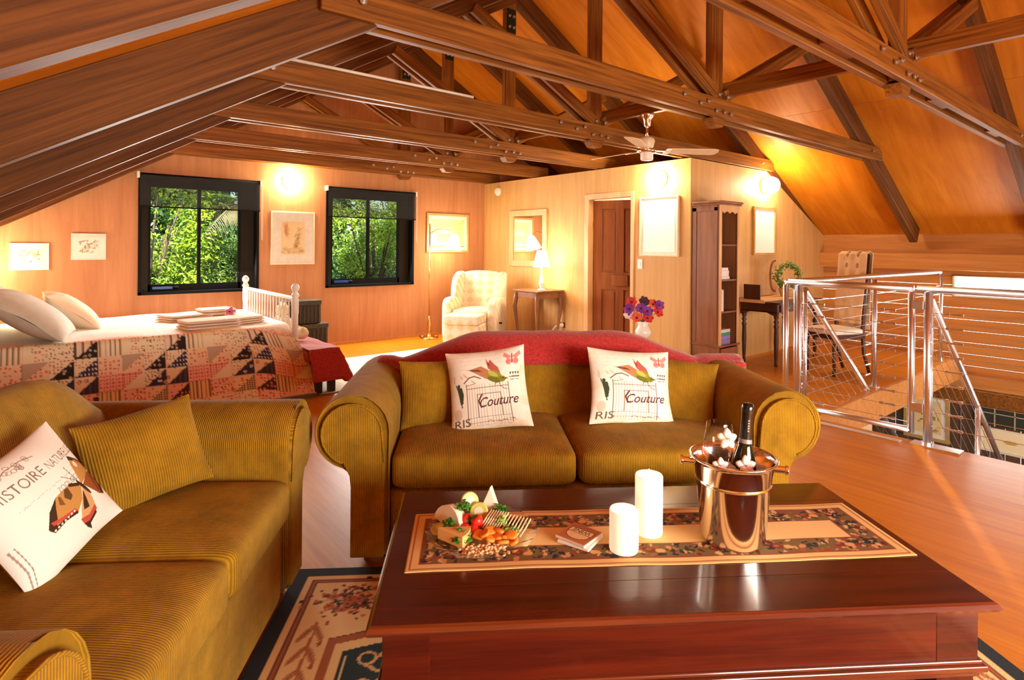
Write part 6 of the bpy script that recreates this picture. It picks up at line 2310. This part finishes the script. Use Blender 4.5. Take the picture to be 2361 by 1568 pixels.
for (y, lab) in ((2.08, 'sloping steel stair handrail on the desk side of the stairs'), (1.24, 'sloping steel stair handrail on the near side of the stairs')):
    t = thing('stair_rail', lab, 'handrail', (4.80, y, 0), 0, 'stair handrails')
    MB().cyl((-0.03, 0, 0.995), (3.3, 0, 0.995 - 3.33 * 0.766), 0.0215, n=18).build('handrail', 'steel', t, smooth=True)
    MB().cyl((-0.04, 0, 0.0), (-0.04, 0, 1.02), 0.016, n=16).build('post', 'steel', t, smooth=True)
    for (x, off) in ((1.22, 0), (2.9, 0)):
        for dx in (0.0, 0.035):
            z_ = 0.97 - (x + dx) * 0.766
            MB().cyl((x + dx, 0, z_ - 1.0), (x + dx, 0, z_), 0.014, n=14).build('post', 'steel', t, smooth=True)
    wire_set(t, [((-0.03, 0, 0.90 - k * 0.105), (3.2, 0, 0.90 - k * 0.105 - 3.23 * 0.766)) for k in range(7)], False)

t = thing('staircase', 'timber staircase going down through the floor opening', 'stairs', (4.76, 1.66, 0))
for y in (-0.40, 0.32):
    bar('stringer', (0.0, y, -0.18), (3.4, y, -0.18 - 3.4 * 0.766), 0.05, 0.26, 'floor_wood', t)
tr = None
for i in range(12):
    mt_ = T(0.06 + i * 0.27, 0, -0.21 - i * 0.207)
    if tr is None:
        tr = MB().box(0, 0.26, -0.375, 0.295, -0.02, 0.02).build('tread', 'floor_wood', t, mtx=mt_, bevel=0.006)
    else:
        share(tr, 'tread', t, mt_)

# ================================================================== CEILING FAN
fx, fy = 4.15, 3.18
t = thing('ceiling_fan', 'cream and chrome ceiling fan hanging from the binder beam', 'fan', (fx, fy, 2.50))
MB().lathe([(0.062, 0.0), (0.062, -0.012), (0.048, -0.03), (0.034, -0.06), (0.028, -0.10), (0.014, -0.115)], 28).build('canopy', 'chrome', t, smooth=True)
MB().cyl((0, 0, -0.10), (0, 0, -0.22), 0.012, n=14).build('down_rod', 'chrome', t, smooth=True)
MB().lathe([(0.03, -0.20), (0.062, -0.215), (0.070, -0.24), (0.055, -0.29), (0.050, -0.30)], 32).build('motor_housing', 'fan_cream', t, smooth=True)
MB().lathe([(0.052, -0.30), (0.085, -0.315), (0.088, -0.33), (0.06, -0.345)], 32).build('hub', 'chrome', t, smooth=True)
MB().lathe([(0.055, -0.345), (0.055, -0.395), (0.05, -0.405), (0.0, -0.408)], 28, cap=False).build('switch_cap', 'white_plastic', t, smooth=True)
a0 = math.degrees(math.atan2(RT.y, RT.x))
for k in range(3):
    a_ = math.radians(a0 + 6 + 120 * k)
    mt_ = Matrix.Translation((0, 0, -0.325)) @ Matrix.Rotation(a_, 4, 'Z') @ Matrix.Rotation(math.radians(-12), 4, 'X')
    MB().box(0.07, 0.20, -0.012, 0.012, -0.003, 0.003).box(0.16, 0.21, -0.05, 0.05, -0.003, 0.003).build('blade_arm', 'chrome', t, mtx=mt_, bevel=0.002)
    MB().prism([(0.17, -0.055), (0.60, -0.068), (0.64, -0.055), (0.655, 0.0), (0.64, 0.055), (0.60, 0.068), (0.17, 0.055)], 0.003, 0.010, 'z').build('blade', 'fan_cream', t, mtx=mt_, bevel=0.002)

# ================================================================== GARDEN OUTSIDE THE WINDOWS
struct(MB().box(-12, 9.4, 7.9, 40, -2.9, -2.7).build('ground', 'garden_ground'))
struct(MB().box(9.4, 240, -120, 120, -2.9, -2.72).build('added_bright_ground', 'stone_white'))  # pale sunlit sheet added so the low eave window looks bright white


def tree(label, x, y, zc, rx, rz2, nleaf, size, mat, seed, lo=0.3, cat='tree', name='garden_tree'):
    t = thing(name, label, cat, (x, y, -2.7), 0, 'garden trees')
    r = np.random.RandomState(seed)
    d = r.normal(size=(nleaf, 3))
    d /= np.linalg.norm(d, axis=1)[:, None]
    # clumps: leaves gather round random centres
    nc = 46
    cc = r.normal(size=(nc, 3))
    cc /= np.linalg.norm(cc, axis=1)[:, None]
    cc *= r.uniform(0.45, 1.0, size=(nc, 1))
    pick = r.randint(0, nc, nleaf)
    c = cc[pick] + d * r.uniform(0.0, 0.30, size=(nleaf, 1))
    c *= np.array([rx, rx * 0.8, rz2])
    c[:, 2] += zc + 2.7
    nrm = d + np.array([0, -0.5, 0.7]) + r.normal(scale=0.5, size=(nleaf, 3))
    nrm /= np.linalg.norm(nrm, axis=1)[:, None]
    ax = np.cross(nrm, r.normal(size=(nleaf, 3)))
    ax /= np.linalg.norm(ax, axis=1)[:, None]
    bx = np.cross(nrm, ax)
    s = (size * r.uniform(0.6, 1.4, nleaf))[:, None]
    V = np.stack([c - ax * s, c - bx * s * 0.42 + nrm * s * 0.15, c + ax * s, c + bx * s * 0.42 + nrm * s * 0.15], 1).reshape(-1, 3)
    me = bpy.data.meshes.new('foliage')
    F = np.arange(nleaf * 4).reshape(-1, 4)
    me.from_pydata(V.tolist(), [], F.tolist())
    me.materials.append(M[mat])
    ob = bpy.data.objects.new('foliage', me)
    COL.objects.link(ob)
    ob.parent = t
    ob['kind'] = 'stuff'
    MB().tube([(0, 0, 0), (0.05, 0.03, (zc + 2.7) * 0.5), (-0.03, 0, zc + 2.7)], [0.06, 0.05, 0.025], 8).build('trunk', 'bark', t, smooth=True)
    rr = random.Random(seed)
    for k in range(5):
        a_ = rr.uniform(0, 6.28)
        MB().tube([(0, 0, (zc + 2.7) * 0.6), (rx * 0.4 * math.cos(a_), rx * 0.3 * math.sin(a_), zc + 2.7 - rz2 * 0.1), (rx * 0.7 * math.cos(a_), rx * 0.5 * math.sin(a_), zc + 2.7 + rz2 * 0.3)], [0.025, 0.018, 0.008], 6).build('branch', 'bark', t, smooth=True)


tree('bright leafy tree filling the left half of the bed window', 1.35, 10.6, 1.6, 1.1, 1.5, 11000, 0.036, 'leaf_bright', 1)
tree('low yellow green shrub along the bottom of the bed window', 2.5, 10.0, 0.25, 0.8, 0.55, 5000, 0.034, 'leaf_lime', 2, cat='shrub')
tree('grey green bushy tree behind the mullion of the bed window', 3.0, 11.8, 0.8, 1.3, 1.0, 12000, 0.032, 'leaf_mid', 3)
tree('dark tree standing farther back behind the palm', 2.4, 14.5, 1.6, 2.4, 2.3, 5200, 0.12, 'leaf_dark', 4)
tree('dark evergreen behind the bright leafy tree', 0.3, 13.5, 1.4, 2.0, 2.2, 4200, 0.12, 'leaf_dark', 5)
tree('bright green tree filling the top of the second window', 5.1, 10.4, 1.8, 1.15, 1.1, 11000, 0.032, 'leaf_bright', 6)
tree('twiggy mid green tree in the second window', 5.9, 11.4, 0.9, 1.4, 1.2, 12000, 0.032, 'leaf_mid', 7)
tree('dark tree behind the second window', 6.8, 14.0, 1.4, 2.4, 2.3, 5000, 0.12, 'leaf_dark', 8)
tree('dark low shrub at the foot of the second window', 4.7, 10.8, 0.1, 1.0, 0.7, 5000, 0.045, 'leaf_dark', 9, cat='shrub')
tree('dark hedge tree between the two window views', 4.3, 15.5, 1.2, 2.6, 2.6, 4600, 0.14, 'leaf_dark', 10)

pm = thing('palm_tree', 'palm with drooping pale dry fronds in the bed window', 'palm', (2.95, 11.0, -2.7), 0)
MB().tube([(0, 0, 0), (0.04, 0, 2.5), (0.0, 0, 4.75)], [0.15, 0.12, 0.10], 12).build('trunk', 'bark', pm, smooth=True)
rr = random.Random(31)
for k in range(15):
    a_ = k * 2.4 + 0.3
    dry = k in (1, 6, 9, 12)
    if k == 1:
        a_ = PI + 0.15
    if k == 6:
        a_ = PI - 0.5
    L_ = 1.5 if not dry else 1.35
    up = rr.uniform(0.3, 0.9) if not dry else 0.12
    sp2 = []
    for i in range(13):
        u = i / 12
        sp2.append(Vector((L_ * u * math.cos(a_), L_ * u * math.sin(a_), 4.72 + up * u * 1.2 - (1.0 if not dry else 0.75) * u * u)))
    fm = MB().tube(sp2, [0.016 - 0.012 * i / 12 for i in range(13)], 5)
    side = Vector((-math.sin(a_), math.cos(a_), 0))
    for i in range(1, 12):
        for q in range(3):
            c = sp2[i].lerp(sp2[min(i + 1, 12)], q / 3)
            fw_ = (sp2[min(i + 1, 12)] - sp2[i]).normalized()
            ll = 0.32 * math.sin(PI * (0.18 + 0.72 * i / 12)) * rr.uniform(0.6, 1.15)
            for s in (-1, 1):
                tip = c + side * s * ll * 0.75 + fw_ * ll * 0.45 + Vector((0, 0, -ll * (0.9 if dry else 0.45)))
                md_ = c.lerp(tip, 0.5) + Vector((0, 0, 0.05))
                w_ = fw_ * 0.007
                fm.add([c - w_, c + w_, md_ + w_, tip, md_ - w_], [(0, 1, 2, 3, 4)])
    fm.build('frond', 'leaf_dry' if dry else 'leaf_mid', pm)
